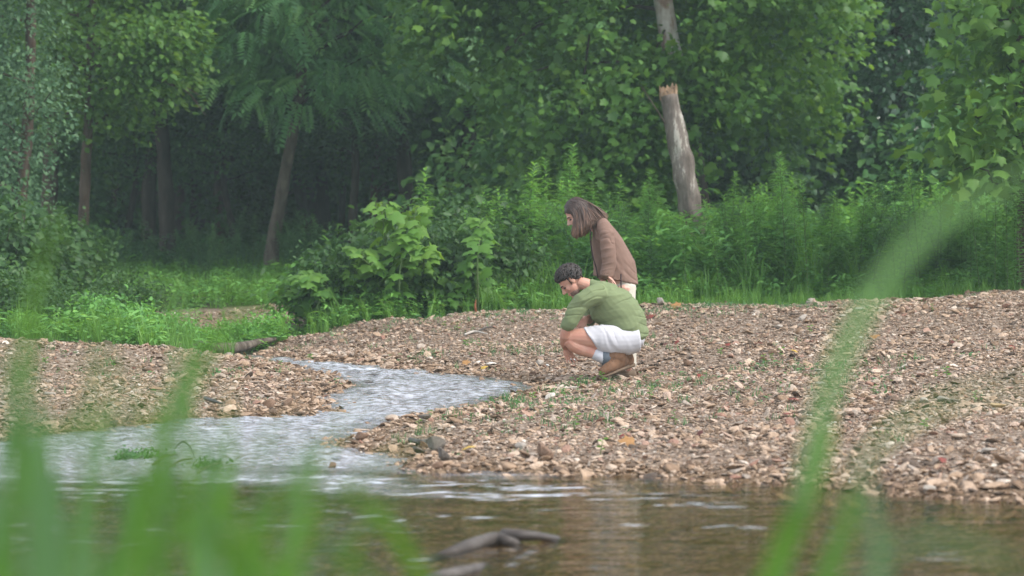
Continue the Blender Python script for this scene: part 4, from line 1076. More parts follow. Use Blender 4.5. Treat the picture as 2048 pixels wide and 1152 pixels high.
def hand(mb, wrist, d, side, curl, k=1.0, thumb=1, spread=.12):
    """palm, four bent fingers of different lengths and a thumb from the side of the palm"""
    wrist = np.asarray(wrist, float); d = nrm(d); side = nrm(np.asarray(side) - np.dot(side, d) * d); nrmv = np.cross(d, side)
    pl_ = .088 * k
    V, f = tube([wrist - d * .01, wrist + d * .02 * k, wrist + d * .055 * k, wrist + d * pl_], np.array([.013, .013, .014, .011]) * k, 10, depth_rad=np.array([.024, .030, .039, .037]) * k, ref=side); mb.add(V, f)
    for i, (off, L) in enumerate(((.030, .072), (.0105, .080), (-.0095, .074), (-.029, .058))):
        p = wrist + d * (pl_ - .006) + side * off * k; dd = nrm(d + side * spread * (1.5 - i) * .7); pts = [p - dd * .012]
        c = curl * (.7 + .25 * i)
        for s_, seg in enumerate((.45, .31, .24)):
            dd = nrm(dd * math.cos(c * (.5 if s_ == 0 else 1)) + nrmv * math.sin(c * (.5 if s_ == 0 else 1))); pts.append(pts[-1] + dd * (L * seg * k + (.012 if s_ == 0 else 0)))
        V, f = tube(pts, np.array([.0095, .0088, .0082, .0068]) * k, 8, ref=side); mb.add(V, f)
    p = wrist + d * .022 * k + side * thumb * .026 * k; t1 = nrm(d * .65 + side * thumb * .75 + nrmv * .25); t2 = nrm(d * .9 + side * thumb * .35 + nrmv * .35)
    V, f = tube([p, p + t1 * .036 * k, p + t1 * .036 * k + t2 * .03 * k, p + t1 * .036 * k + t2 * .054 * k], np.array([.0135, .011, .0098, .0075]) * k, 8, ref=nrmv); mb.add(V, f)
def ridges(V, ang, across, along, amp, seed, zmask=None):
    """drag folds of cloth: long soft ridges running at an angle in the X-Z plane"""
    ca, sa = math.cos(ang), math.sin(ang); a = V[:, 0] * ca + V[:, 2] * sa; b = -V[:, 0] * sa + V[:, 2] * ca
    wv_ = .05 * vn(a * 5, b * 5, V[:, 1] * 4, seed + 5)
    n = 1 - np.abs(vn(a * along, (b + wv_) * across, V[:, 1] * along, seed)) * 1.6
    m = smooth(-.35, .45, vn(a * 4, b * 5, V[:, 1] * 4, seed + 9))
    n2 = vn(a * along * 1.3 + 7, (b + wv_) * across * .8, V[:, 1] * along, seed + 21)
    r = amp * (n - .4) * (.35 + .65 * m) - amp * .9 * np.exp(-(n2 / .14) ** 2) * m
    return r if zmask is None else r * zmask

# ------------------------------------------------------------------ crouching man
MY = 20.0
def CM(cx, cy, dy=0.0): return P(1050 + cx * .37313, 360 + cy * .37326, MY + dy)
SM = .3732 * 20 / F
def CMs(l): return np.array([CM(*q) for q in l])
foot_m = CM(470, 1060, -.05); foot_m[2] = h1(foot_m[0], foot_m[1])
man = thing('person', foot_m, 'bearded person crouching on the gravel in green long sleeved shirt, white shorts and tan boots', 'person')
Om = CM(243, 540, 0.0); Bm = basis(np.array([-.68, -.10, -.73]), np.array([-.72, 0, .69]))
mb = MB(); head(mb, Om, Bm)
add_tube(mb, CMs([(285, 548), (325, 560), (372, 585)]), [.052, .054, .062], 14)
# trunk under the clothes
add_tube(mb, CMs([(372, 585, .02), (410, 620, .02), (450, 675, .02), (505, 735, .02), (550, 800, .02), (580, 840, .02)]), [.08, .12, .14, .14, .13, .115], 16, depth_rad=[.13, .17, .165, .15, .16, .165])
# near arm: elbow on the knee, forearm hanging in front of the shin
add_tube(mb, CMs([(385, 612, -.14), (330, 632, -.185), (270, 700, -.21), (226, 785, -.21)]), [.055, .056, .050, .043], 12)
add_tube(mb, CMs([(224, 788, -.21), (212, 835, -.185), (208, 872, -.12), (213, 893, -.065)]), [.043, .042, .034, .027], 12, ref=(1, 0, 0))
hand(mb, CM(213, 893, -.065), (.42, .12, -.86), (.85, .05, .42), .35, 1.0, 1, .2)
# far arm, hand resting over the thighs
add_tube(mb, CMs([(405, 600, .17), (372, 670, .225), (352, 742, .235)]), [.055, .05, .043], 12)
add_tube(mb, CMs([(352, 744, .235), (338, 748, .12), (326, 744, .03)]), [.042, .036, .027], 12, ref=(1, 0, 0))
hand(mb, CM(326, 744, .03), (-.40, -.35, -.62), (.8, -.3, -.5), .45, .95, -1, .15)
for dy, ox, oy in ((-.15, 0, 0), (.19, 22, 4)):
    s = np.sign(dy)
    add_tube(mb, CMs([(232 + ox, 846 + oy, dy), (262 + ox, 842 + oy, dy), (330 + ox, 846 + oy, dy), (430 + ox, 852 + oy, dy * .9), (545 + ox * .4, 850, dy * .6)]), [.064, .070, .085, .10, .11], 14, depth_rad=[.056, .062, .075, .085, .10])
    add_tube(mb, CMs([(236 + ox, 858 + oy, dy), (262 + ox, 884 + oy, dy), (310 + ox, 908 + oy, dy), (372 + ox, 930 + oy, dy), (430 + ox, 965 + oy, dy)]), [.056, .060, .058, .042, .036], 14, depth_rad=[.055, .056, .056, .044, .038])
solid('body', mb, .0045, M_skin, man, 5)
# hair, brows, eyes, beard
rh = np.random.default_rng(71)
def hair_clumps(mb, O, B, rng_, n, front, back, low, L, rad, sweep):
    k = 0
    while k < n:
        q = rng_.normal(size=3); q /= np.linalg.norm(q)
        fq, uq = q[0] * .1 - .012, q[1] * .094 + .03
        if uq < np.interp(fq, [-.11, -.03, .01, .05, .09], [low, low + .012, .02, .05, front]): continue
        p = np.array([q[0] * .100 - .012, q[1] * .091 + .029, q[2] * .075]); nn = q.copy()
        d = np.array(sweep) + rng_.normal(0, .5, 3); d = nrm(d - np.dot(d, nn) * nn)
        l = L * rng_.uniform(.6, 1.2)
        pts = [O + (p + d * t * l + nn * (.001 + .015 * math.sin(t * 2.6))) @ B for t in (0, .35, .7, 1)]
        V, f = tube(pts, rad * np.array([.8, 1, .8, .25]), 5, ref=(B.T @ np.array([.3, .5, .8]))); mb.add(V, f); k += 1
mb = MB()
hair_clumps(mb, Om, Bm, rh, 520, .062, 0, -.035, .05, .0085, (-.9, .25, 0))
c0 = MB(); V = _I3[0] * np.array([.101, .093, .077]) + np.array([-.013, .030, 0]); cx_ = V[_I3[1]].mean(1)
kk = cx_[:, 1] > np.interp(cx_[:, 0], [-.11, -.03, .01, .05, .09], [-.035, -.02, .02, .05, .06]); mb.add(Om + V @ Bm, [_I3[1][kk]])
for s in (-1, 1):   # sideburns
    V, f = tube([Om + np.array(q) @ Bm for q in ((.012, .03, s * .072), (.016, -.005, s * .071), (.02, -.03, s * .066))], [.010, .008, .004], 6, ref=Bm[0], depth_rad=[.004, .004, .003]); mb.add(V, f)
part('hair', mb, M_hairM, man)
mb = MB(); V = _I3[0] * np.array([.049, .043, .049]) + np.array([.041, -.083, 0]); cx_ = V[_I3[1]].mean(1)
V2 = _I3[0] * np.array([.064, .074, .0605]) + np.array([.026, -.047, 0]); c2 = V2[_I3[1]].mean(1)
k1 = (cx_[:, 1] < -.088) | ((np.abs(cx_[:, 2]) > .024) & (cx_[:, 1] < -.062)); k2 = (c2[:, 1] < -.03) & (np.abs(c2[:, 2]) > .03) & (c2[:, 0] < .055 - .25 * (c2[:, 1] + .03))
mb.add(Om + V @ Bm, [_I3[1][k1]])
part('beard', mb, M_stubble, man)
def face_bits(O, B, owner, hair_m, k=1.0):
    for s in (-1, 1):
        mb = MB(); ell(mb, O, B, np.array((.079, -.008, s * .031)) * k, np.array((.013, .007, .014)) * k); part('eye', mb, M_eye, owner)
        mb = MB(); V, f = tube([O + np.array(q) * k @ B for q in ((.092, .012, s * .014), (.093, .020, s * .03), (.078, .016, s * .05))], np.array([.005, .0055, .003]) * k, 6); mb.add(V, f); part('eyebrow', mb, hair_m, owner)
face_bits(Om, Bm, man, M_hairM)
# shirt
mb = MB()
add_tube(mb, CMs([(358, 562, .01), (384, 588, .015), (412, 618, .02), (448, 668, .02), (508, 722, .02), (545, 782, .02), (550, 838, .02)]), np.array([44, 66, 92, 122, 124, 117, 113]) * SM, 28, depth_rad=[.085, .165, .205, .205, .195, .20, .215], tang={0: CM(395, 600) - CM(345, 545), 6: np.array([.02, 0, -1.0])})
add_tube(mb, CMs([(405, 605, -.12), (345, 628, -.19), (308, 655, -.215), (272, 702, -.225), (244, 752, -.225), (226, 790, -.222)]), np.array([58, 54, 52, 48, 40, 35]) * SM, 20, depth_rad=np.array([.085, .085, .078, .066, .058, .052]))
add_tube(mb, CMs([(405, 598, .15), (372, 668, .235), (352, 740, .245), (344, 752, .2)]), [.088, .076, .062, .05], 16)
solid('shirt', mb, .0055, M_shirtM, man, 3, lambda V: ridges(V, math.radians(32), 21, 2.6, .0085, 5) + ridges(V, math.radians(12), 17, 2.4, .0085, 75) + .003 * vn(V[:, 0] * 14, V[:, 1] * 14, V[:, 2] * 14, 3))
# shorts
mb = MB()
for dy, ox, oy in ((-.145, 0, 0), (.185, 22, 4)):
    add_tube(mb, CMs([(350 + ox, 848 + oy, dy), (400 + ox, 850 + oy, dy), (470 + ox * .6, 858, dy * .85), (545, 858, dy * .6), (606, 852, dy * .5)]), np.array([70, 75, 80, 82, 74]) * SM, 20, depth_rad=[.092, .096, .105, .12, .12], tang={0: (CM(360, 842) - CM(340, 856))}, domed=False)
add_tube(mb, CMs([(500, 835, .02), (560, 842, .02), (602, 850, .02)]), np.array([55, 74, 66]) * SM, 20, depth_rad=[.15, .175, .165])
solid('shorts', mb, .0075, M_shorts, man, 4, lambda V: ridges(V, math.radians(-50), 30, 3, .007, 15))
# socks and boots
def boot(ox, oy, dy, yaw):
    toe, heel = CM(408 + ox, 1052 + oy, dy - yaw), CM(548 + ox, 1000 + oy, dy + yaw)
    fx_ = nrm(toe - heel); L = np.linalg.norm(toe - heel); up = nrm(np.array([.22, 0, 1.0]) - np.dot(np.array([.22, 0, 1.0]), fx_) * fx_); sd = np.cross(fx_, up); B = np.array([fx_, up, sd])
    ank = CM(438 + ox, 968 + oy, dy); colr = CM(420 + ox, 950 + oy, dy)
    q = lambda a, b: heel + fx_ * a * L + up * b
    mb = MB()
    add_tube(mb, [q(.02, .052), q(.18, .055), q(.42, .060), q(.62, .050), q(.82, .040), q(.97, .034)], [.044, .052, .060, .050, .040, .028], 16, depth_rad=[.030, .036, .040, .046, .046, .032], ref=sd)
    add_tube(mb, [q(.12, .06), q(.20, .105), .5 * (q(.24, .14) + ank + np.array([.03, 0, 0])), ank + np.array([.018, 0, .012])], [.050, .060, .060, .058], 16, depth_rad=[.036, .044, .046, .046], ref=sd)
    o = solid('boot', mb, .006, M_boot, man, 4, lambda V: .0025 * vn(V[:, 0] * 25, V[:, 1] * 25, V[:, 2] * 25, 8))
    mb = MB(); add_tube(mb, [q(-.02, .004), q(.1, .004), q(.35, .004), q(.6, .004), q(.85, .002), q(1.03, .004)], [.016, .016, .015, .013, .013, .013], 14, depth_rad=[.026, .037, .036, .046, .046, .026], ref=sd); s_ = part('sole', mb, M_sole, o)
    mb = MB(); add_tube(mb, [ank + np.array([.012, 0, .006]), ank + np.array([-.01, 0, .028]), colr + np.array([-.005, 0, .012])], [.064, .062, .055], 16, depth_rad=[.052, .054, .048]); part('padded_collar', mb, M_cuff, o)
    mb = MB()
    for i in range(4):
        c = q(.50 + .07 * i, .118 - .014 * i); V, f = tube([c - sd * .022 - up * .006, c + up * .004, c + sd * .022 - up * .006], [.0035] * 3, 5, ref=fx_); mb.add(V, f)
    pth = spline([q(.47, .125), q(.55, .135), q(.62, .09), q(.60, .06)], 8); V, f = tube(pth, [.003] * 8, 5); mb.add(V, f)
    part('lace', mb, M_lace, o)
    mb = MB(); add_tube(mb, CMs([(372 + ox, 930 + oy, dy), (400 + ox, 943 + oy, dy), (428 + ox, 958 + oy, dy)]), [.047, .050, .050], 14, depth_rad=[.047, .050, .048]); part('sock', mb, M_sock, man)
boot(0, 0, -.15, .075)
boot(34, -8, .19, .05)

# ------------------------------------------------------------------ standing woman
WY0 = 20.45
def CW(px, py, dy=0.0): return P(px, py, WY0 + dy)
def CWs(l): return np.array([CW(*q) for q in l])
SW = WY0 / F
foot_w = CW(1250, 745); foot_w[2] = h1(foot_w[0], foot_w[1])
woman = thing('person', foot_w, 'standing person with long brown hair, brown shirt and cream trousers bending forward', 'person')
Ow = CW(1154, 428); Bw = basis(np.array([-.81, -.12, -.57]), np.array([-.57, 0, .81])); KW = .97
mb = MB(); head(mb, Ow, Bw, KW)
add_tube(mb, CWs([(1160, 436), (1180, 446), (1200, 458)]), [.046, .048, .06], 14)
add_tube(mb, CWs([(1200, 456), (1212, 482), (1224, 515), (1236, 550), (1246, 575)]), [.06, .09, .09, .10, .10], 16, depth_rad=[.09, .11, .095, .105, .13])
add_tube(mb, CWs([(1206, 456, -.12), (1213, 478, -.18), (1216, 510, -.21), (1217, 530, -.215), (1213, 549, -.225)]), [.038, .036, .032, .030, .024], 12)
hand(mb, CW(1212, 550, -.23), (.62, -.40, -.50), (-.35, -.75, .25), .18, .85, -1, .06)
add_tube(mb, CWs([(1206, 458, .12), (1206, 490, .18), (1210, 530, .19), (1206, 560, .165)]), [.038, .036, .032, .024], 12)
hand(mb, CW(1206, 560, .16), (-.1, -.1, -.9), (.8, -.3, 0), .4, .92, 1)
for dy, kx, fx in ((-.08, 1246, 1256), (.09, 1232, 1240)):
    add_tube(mb, CWs([(1248, 575, dy), (kx - 2, 655, dy), (fx + 2, 715, dy), (fx, 738, dy)]), [.08, .052, .038, .034], 12)
solid('body', mb, .005, M_skinW, woman, 5)
face_bits(Ow, Bw, woman, M_hairW, KW)
for dy, fx in ((-.08, 1256), (.09, 1240)):
    a = CW(fx, 742, dy + .1); gz = h1(a[0], a[1]); a[2] = gz + .03
    mb = MB(); add_tube(mb, [a + np.array([.055, 0, .004]), a, a + np.array([-.08, -.01, 0]), a + np.array([-.155, -.015, -.008])], [.036, .048, .036, .022], 14, depth_rad=[.03, .036, .042, .03]); part('shoe', mb, M_sole, woman)
mb = MB()
for dy, kx, fx in ((-.085, 1246, 1256), (.095, 1232, 1240)):
    add_tube(mb, CWs([(1249, 570, dy * .9), (1249, 600, dy), (kx, 650, dy), (fx + 1, 700, dy), (fx + 1, 734, dy)]), [.098, .094, .078, .070, .068], 18, depth_rad=[.066, .078, .080, .075, .072], domed=False)
add_tube(mb, CWs([(1240, 552), (1248, 564), (1250, 582)]), [.08, .10, .10], 18, depth_rad=[.11, .135, .145])
solid('trousers', mb, .008, M_trous, woman, 4, lambda V: ridges(V, math.radians(75), 22, 3, .004, 25))
mb = MB(); pth = CWs([(1242, 548, -.20), (1242, 566, -.205), (1243, 590, -.20), (1243, 640, -.19)]); V, f = tube(pth, [.006] * 4, 6, depth_rad=[.004] * 4); mb.add(V, f); part('side_stripe', mb, M_dark, woman)
# shirt
mb = MB()
add_tube(mb, CWs([(1194, 443), (1203, 458), (1209, 474), (1219, 502), (1229, 532), (1231, 560)]), np.array([12, 20, 28, 35, 43, 46.5]) * SW, 26, depth_rad=[.085, .145, .158, .135, .145, .165], tang={0: CW(1200, 458) - CW(1190, 440), 5: np.array([-.20, 0, -1.0])}, domed=False)
add_tube(mb, CWs([(1206, 452, .12), (1207, 470, .18), (1208, 500, .2), (1210, 530, .2), (1206, 554, .17)]), np.array([16, 16, 14.6, 13.2, 12]) * SW, 18)
solid('shirt', mb, .0075, M_shirtW, woman, 4, lambda V: ridges(V, math.radians(-48), 20, 1.6, .008, 35) + 0)
mb = MB()
add_tube(mb, CWs([(1204, 443, -.095), (1208, 453, -.15), (1213, 468, -.19), (1216, 498, -.21), (1219, 526, -.215), (1213, 550, -.225)]), np.array([11, 14.5, 15, 14.8, 14.4, 13.6]) * SW, 20, depth_rad=np.array([.04, .055, .058, .057, .055, .053]))
solid('sleeve', mb, .0065, M_shirtW, woman, 3, lambda V: ridges(V, math.radians(12), 34, 6, .011, 45) * smooth(CW(0, 440)[2], CW(0, 500)[2], V[:, 2]))
mb = MB()   # collar
V, f = tube(CWs([(1198, 434, .06), (1190, 440, -.03), (1183, 448, -.10), (1181, 458, -.11)]), [.012, .018, .022, .008], 8, depth_rad=.010, ref=(0, .8, .6)); mb.add(V, f)
part('collar', mb, M_shirtW, woman)
for nm, dy_a, pts_ in (('cuff', -.225, [(1213.4, 547.5), (1212.6, 553)]),):
    mb = MB(); add_tube(mb, CWs([(a_, b_, dy_a) for a_, b_ in pts_]), np.array([13.6, 13.2]) * SW, 18, depth_rad=[.053, .052], domed=False); part(nm, mb, M_shirtW, woman)
mb = MB(); V, f = tube(spline(CWs([(1203, 441, -.10), (1199, 452, -.165), (1199, 464, -.20), (1203, 474, -.20)]), 14), [.0035] * 14, 5); mb.add(V, f); part('shoulder_seam', mb, M_dark, woman)
mb = MB()   # dark edge of the open front
V, f = tube(spline(CWs([(1181, 456, -.11), (1181, 480, -.115), (1185, 510, -.115), (1192, 535, -.12), (1196, 556, -.13)]), 20), [.006] * 20, 6, depth_rad=.02); mb.add(V, f); part('placket', mb, M_dark, woman)
# hair
rh = np.random.default_rng(72); mb = MB()
V = _I3[0] * np.array([.107, .102, .083]) * KW + np.array([-.016, .032, 0]); cx_ = V[_I3[1]].mean(1); kk = cx_[:, 1] > np.interp(cx_[:, 0], [-.11, -.03, .03, .06, .09], [-.06, -.05, -.01, .04, .07]); mb.add(Ow + V @ Bw, [_I3[1][kk]], .15)
def wsurf(q, o=1.0): return Ow + (q * np.array([.106, .101, .083]) * KW * o + np.array([-.016, .032, 0])) @ Bw
for i in range(1150):
    q = nrm(np.array([rh.uniform(-.9, .72), rh.uniform(.25, 1), rh.uniform(-1, 1)])); q0 = q.copy()
    mode = rh.random(); ns = -1 if (Bw[2] * np.array([0, 1, 0]))[1] > 0 else 1      # near side of the head
    if mode < .22:      # covers the side behind the cheek
        t = rh.random(); q1 = nrm(np.array([-.1 - .5 * t, .55, ns * .9])); q2 = np.array([-.35 - .5 * t, -.4 + .2 * t, ns * (.95 - .2 * t)]); e = CW(1172 + 32 * t + rh.normal(0, 2), 456 - 20 * t + rh.normal(0, 2.5), -.115 - .02 * t); m2 = wsurf(q2, 1.08)
        pts = [wsurf(nrm(np.array([.1 - .3 * t, 1, ns * .25 * rh.random()])), 1.04), wsurf(q1, 1.07), m2, .4 * m2 + .6 * e, e]
    elif mode < .56:      # falls down beside the cheek on the near side
        t = rh.random(); side = ns * (.75 + .3 * rh.random())
        q1 = nrm(np.array([.55 - t * 1.05, .35, side])); q2 = np.array([.60 - t * .95, -.35, side * 1.02])
        e = CW(1145 + 31 * t + rh.normal(0, 1.8), 474 - 15 * max(0, t - .3) - 26 * max(0, .2 - t) + rh.normal(0, 2.5), rh.uniform(-.10, -.055)); m2 = wsurf(q2, 1.1)
        pts = [wsurf(nrm(np.array([q[0] * .5 + .55 - .8 * t, 1, ns * .35 * rh.random()])), 1.04), wsurf(q1, 1.08), m2, .35 * m2 + .65 * e + np.array([0, -.008, 0]), e]
    elif mode < .68:    # far side
        t = rh.random(); q1 = nrm(np.array([.5 - t, .3, -ns])); q2 = np.array([.5 - t * .9, -.5, -ns * .95]); e = CW(1148 + 28 * t, rh.uniform(452, 470), rh.uniform(.05, .09))
        pts = [wsurf(nrm(np.array([q[0] * .5, 1, -ns * .2])), 1.04), wsurf(q1, 1.06), wsurf(q2, 1.08), e]
    else:               # sweeps back over the shoulders
        t = rh.random(); w_ = -ns * rh.uniform(-1, .8); q1 = nrm(np.array([-.5, .75, w_ * .8])); q2 = np.array([-.98, .05 - .5 * (1 - t), w_ * .8])
        wy = (Bw.T @ np.array([0, 0, w_]))[1]
        e = CW(1178 + 37 * t + rh.normal(0, 1.5), 458 - 24 * t + rh.normal(0, 2.5), wy * .12 - .015); m2 = wsurf(q2, 1.06)
        pts = [wsurf(nrm(np.array([.35, 1, w_ * .25])), 1.04), wsurf(q1, 1.05), m2, .5 * m2 + .5 * e + np.array([.004, 0, .010 * t]), e]
    pth = spline(pts, 14); pth += np.outer(np.sin(np.linspace(0, 9, 14) + rh.uniform(0, 6)) * np.linspace(0, .0035, 14), rh.normal(0, 1, 3)); pth[1:-1] += rh.normal(0, .0010, (12, 3))
    V, f = tube(pth, .0058 * np.concatenate([[.7], np.ones(10), [.8, .55, .2]]), 5, ref=(.2, .9, .3)); tv = np.clip(np.linspace(0, 1, 16) * .85 + rh.normal(0, .13), 0, 1); mb.add(V, f, np.concatenate([np.repeat(tv, 5), [tv[0], tv[-1]]]))
part('hair', mb, M_hairT, woman)
# bracelets
mb = MB(); c = CW(1213, 551, -.228); a = np.linspace(0, 2 * np.pi, 17); V, f = tube(np.column_stack([c[0] + .030 * np.cos(a), c[1] + .030 * np.sin(a), c[2] + .004 * np.cos(a)]), [.0035] * 17, 5, ref=(0, 0, 1)); mb.add(V, f); part('bracelet', mb, cloth_mat('bracelet_beads', (.6, .28, .28)), woman)
# ================================================================== stones one can point to
sr = np.random.default_rng(91)
_stone_me = [make_mesh('stone', stone_verts(900 + i, _I2, 16, fl), [_I2[1]], {'tint': np.full(len(_I2[0]), .5)}, False, [M_stone]) for i, fl in enumerate([.5, .7, .45, .8, .6, .55, .9, .4])]
def put_stone(px, py, rad, k, label, group=None, flat=1.0, rz=None, sink=.3, tilt=0.0, mat=None, name='stone'):
    x_, Y, zg_ = hit(px, py); o = link(name, _stone_me[k])
    o.location = (x_, Y, zg_ + rad * flat * .5 * (1 - sink)); o.scale = (rad, rad, rad * flat); o.rotation_euler = (tilt, tilt * .4, sr.uniform(0, 6.28) if rz is None else rz)
    if mat:
        o.data = o.data.copy(); o.data.materials[0] = mat
    return tag(o, label, 'stone', group)
pale = noise_mat('pale_chert', [(.3, (.28, .235, .19)), (.7, (.43, .38, .325))], 12, 5, .7, .4, 30, dist=.01)
white = noise_mat('white_chert', [(.3, (.50, .49, .47)), (.7, (.66, .65, .63))], 12, 5, .6, .2, 30, dist=.005)
brown = noise_mat('brown_chert', [(.3, (.10, .062, .04)), (.55, (.21, .13, .085)), (.75, (.30, .20, .145))], 10, 6, .75, .5, 30, dist=.01)
grey = noise_mat('grey_wet_stone', [(.3, (.06, .05, .04)), (.7, (.165, .135, .108))], 10, 6, .45, .4, 30, dist=.01)
ochre = noise_mat('ochre_chert', [(.3, (.34, .22, .11)), (.7, (.52, .38, .22))], 10, 6, .75, .4, 30, dist=.01)
put_stone(1147, 723, .05, 0, 'flat bright white stone under the crouching person hand', flat=.8, tilt=.25, mat=white)
put_stone(1078, 730, .05, 4, 'pinkish pale stone left of the bright white stone', mat=pale)
put_stone(1096, 733, .028, 1, 'small whitish stone between pinkish stone and white stone', mat=white)
put_stone(1043, 897, .058, 3, 'squarish pale block tilted on the gravel behind the brown boulder', tilt=.5, mat=pale)
put_stone(1089, 920, .10, 6, 'biggest brown boulder at the edge of the pool', flat=.85, mat=brown, sink=.1)
put_stone(868, 905, .085, 4, 'grey brown rock at the tip of the gravel spit', mat=grey, flat=1.1, sink=.1)
put_stone(840, 908, .075, 0, 'dark slanted slab left of the grey brown spit rock', mat=grey, tilt=.5, flat=.8)
put_stone(888, 925, .065, 6, 'dark wet stone standing in water before the spit', mat=grey, flat=1.1, sink=0)
put_stone(875, 938, .05, 3, 'mossy brown stone below the dark wet stone in the shallows', mat=brown, sink=0)
put_stone(922, 945, .03, 1, 'small grey blue stone in water right of the spit tip', mat=grey, sink=0)
put_stone(722, 882, .075, 1, 'brown lump at the leftmost end of the gravel spit', mat=brown, sink=.1)
put_stone(695, 888, .05, 2, 'pale flat slab at the leftmost point of the spit', mat=pale, flat=.7)
put_stone(740, 842, .06, 7, 'dark pointed rock breaking the riffle midstream', mat=grey, flat=.8, sink=.2)
put_stone(783, 846, .045, 0, 'purplish low rock right of the dark pointed midstream rock', mat=brown, sink=-.2)
put_stone(850, 846, .07, 7, 'long dark wet rock at the upper edge of the spit', mat=grey, sink=-.1)
put_stone(738, 768, .055, 7, 'dark rock in stream off the left bar point', mat=grey, sink=.3, flat=.6)
put_stone(664, 938, .055, 4, 'rounded brown stone alone in the riffle left of spit', mat=brown, sink=.1, flat=.7)
put_stone(628, 906, .045, 2, 'low brown stone in the riffle above the lone rounded one', mat=brown, sink=.1, flat=.7)
put_stone(1850, 806, .062, 1, 'pale stone left of a pair on the right gravel', mat=pale)
put_stone(1890, 803, .066, 5, 'pale flat stone right of a pair on the right gravel', mat=pale, flat=.7)
put_stone(1995, 819, .085, 7, 'long yellowish stone lying on the gravel near right edge', mat=ochre, flat=.8, rz=.1)
put_stone(1858, 987, .05, 3, 'bright pale stone standing at the pool edge on the right', mat=pale, tilt=.7, sink=0)
put_stone(1322, 610, .11, 4, 'wide pale stone at grass edge behind the crouching person', mat=pale, flat=.8)
put_stone(1375, 732, .062, 6, 'round brown cobble right of the crouching person', mat=brown)
put_stone(1642, 770, .055, 2, 'pale flat cobble on the right gravel below the thin grass', mat=pale, flat=.8)
put_stone(1640, 742, .06, 0, 'pale pinkish slab lying above the flat cobble', mat=pale, flat=.5)
put_stone(1595, 772, .055, 2, 'dark brown bent slab on right gravel', mat=brown, flat=.8)
put_stone(1470, 790, .055, 7, 'dark hollow looking stone on gravel right of the boots', mat=grey, flat=.8)
put_stone(1555, 657, .09, 5, 'pale slab high on the right gravel slope', mat=pale, flat=.5)
put_stone(1605, 640, .07, 6, 'pale cobble at the top of right gravel slope', mat=pale, flat=.8)
put_stone(1620, 608, .10, 1, 'cobble on the skyline of gravel under the arching grass', mat=pale)
put_stone(100, 793, .07, 0, 'pale oval stone on the left bar near the water', mat=pale, flat=.8)
put_stone(540, 815, .07, 4, 'brown cobble at the lower edge of the left bar', mat=brown)
put_stone(575, 813, .06, 6, 'darker cobble right of the brown one on the left bar', mat=brown)
put_stone(1975, 908, .075, 2, 'pinkish flat slab near the pool at right edge', mat=pale, flat=.8)
put_stone(1590, 862, .07, 0, 'grey slab on the gravel below the red leaves', mat=pale, flat=.5, tilt=.2)
n = 0
while n < 130:
    px = sr.uniform(700, 2060) if sr.random() < .75 else sr.uniform(150, 660)
    base = np.interp(px, [150, 300, 500, 640, 700, 850, 1000, 1300, 1500, 1700, 2048], [858, 842, 824, 800, 888, 925, 938, 950, 960, 969, 999]); py = base - abs(sr.normal(0, 26)) + 4
    put_stone(px, py, sr.uniform(.022, .05), int(sr.integers(0, 8)), 'angular brown or grey cobble in the band of stones along the waterline', 'cobbles along the waterline', flat=sr.uniform(.6, 1.0)); n += 1

# ------------------------------------------------------------------ fallen leaves
def fallen(px, py, size, rgb, label, group=None, tilt=.35, tpl=None):
    x_, Y, _z = hit(px, py); z_ = h1(x_, Y) + .028; mb = MB(); a = sr.uniform(0, 6.28)
    scatter(mb, tpl or T_lobed, [(x_, Y, z_)], np.array([[math.cos(a), math.sin(a), .15]]), np.array([[sr.normal(0, .3), -tilt, 1.]]), size, .5)
    key = 'fallen_%d_%d_%d' % tuple(int(c * 100) for c in rgb); m = bpy.data.materials.get(key) or noise_mat(key, [(.35, tuple(c * .7 for c in rgb)), (.65, rgb)], 30, 4, .6, .2, 60, dist=.003)
    single('fallen_leaf', mb, m, (x_, Y, z_ - .028), label, 'leaf', group, False)
Ye, Or, Rd, Dr = (.52, .34, .06), (.36, .19, .07), (.22, .05, .035), (.12, .04, .03)
fallen(937, 905, .085, Ye, 'bright yellow leaf between the spit rocks at the water', tilt=1.2)
fallen(1268, 893, .10, Or, 'orange yellow leaf on the gravel below the crouching person', tilt=.9)
fallen(1128, 742, .075, Or, 'yellow orange leaf just left of the tan boots', tilt=.8)
fallen(925, 731, .08, Or, 'orange leaf near the far water edge of the stream', tilt=.7)
fallen(972, 741, .07, Ye, 'yellow leaf right of the orange one at the stream edge', tilt=.7)
fallen(1755, 679, .11, Or, 'orange leaf on the upper right gravel slope', tilt=.8)
fallen(1588, 708, .07, Ye, 'small yellow leaf by the thin grass on the gravel', tilt=.8)
fallen(490, 941, .075, Dr, 'dark red leaf caught in the riffle debris', tilt=1.3)
fallen(1588, 806, .09, Rd, 'bright red leaf on the right gravel', tilt=.9)
fallen(1570, 836, .08, Rd, 'red leaf just below the bright red one', tilt=.8)
fallen(1308, 637, .11, Rd, 'reddish leaf in the grass edge behind the crouching person', tilt=.9)
fallen(1360, 617, .12, Or, 'orange brown leaf at the grass edge right of the person', tilt=.9)
for px, py in [(1334, 694), (1345, 675), (1390, 622), (1300, 640), (1460, 695), (1520, 692), (1395, 757), (1755, 745), (1780, 748), (1395, 874), (1350, 690), (1900, 690), (2020, 700), (1960, 850), (1880, 930), (1660, 620), (1240, 880), (1030, 868), (265, 742), (145, 713)]:
    fallen(px, py, sr.uniform(.04, .06), Rd if sr.random() < .5 else Dr, 'small dark red fallen leaf lying on the gravel', 'small red fallen leaves', sr.uniform(.4, 1))

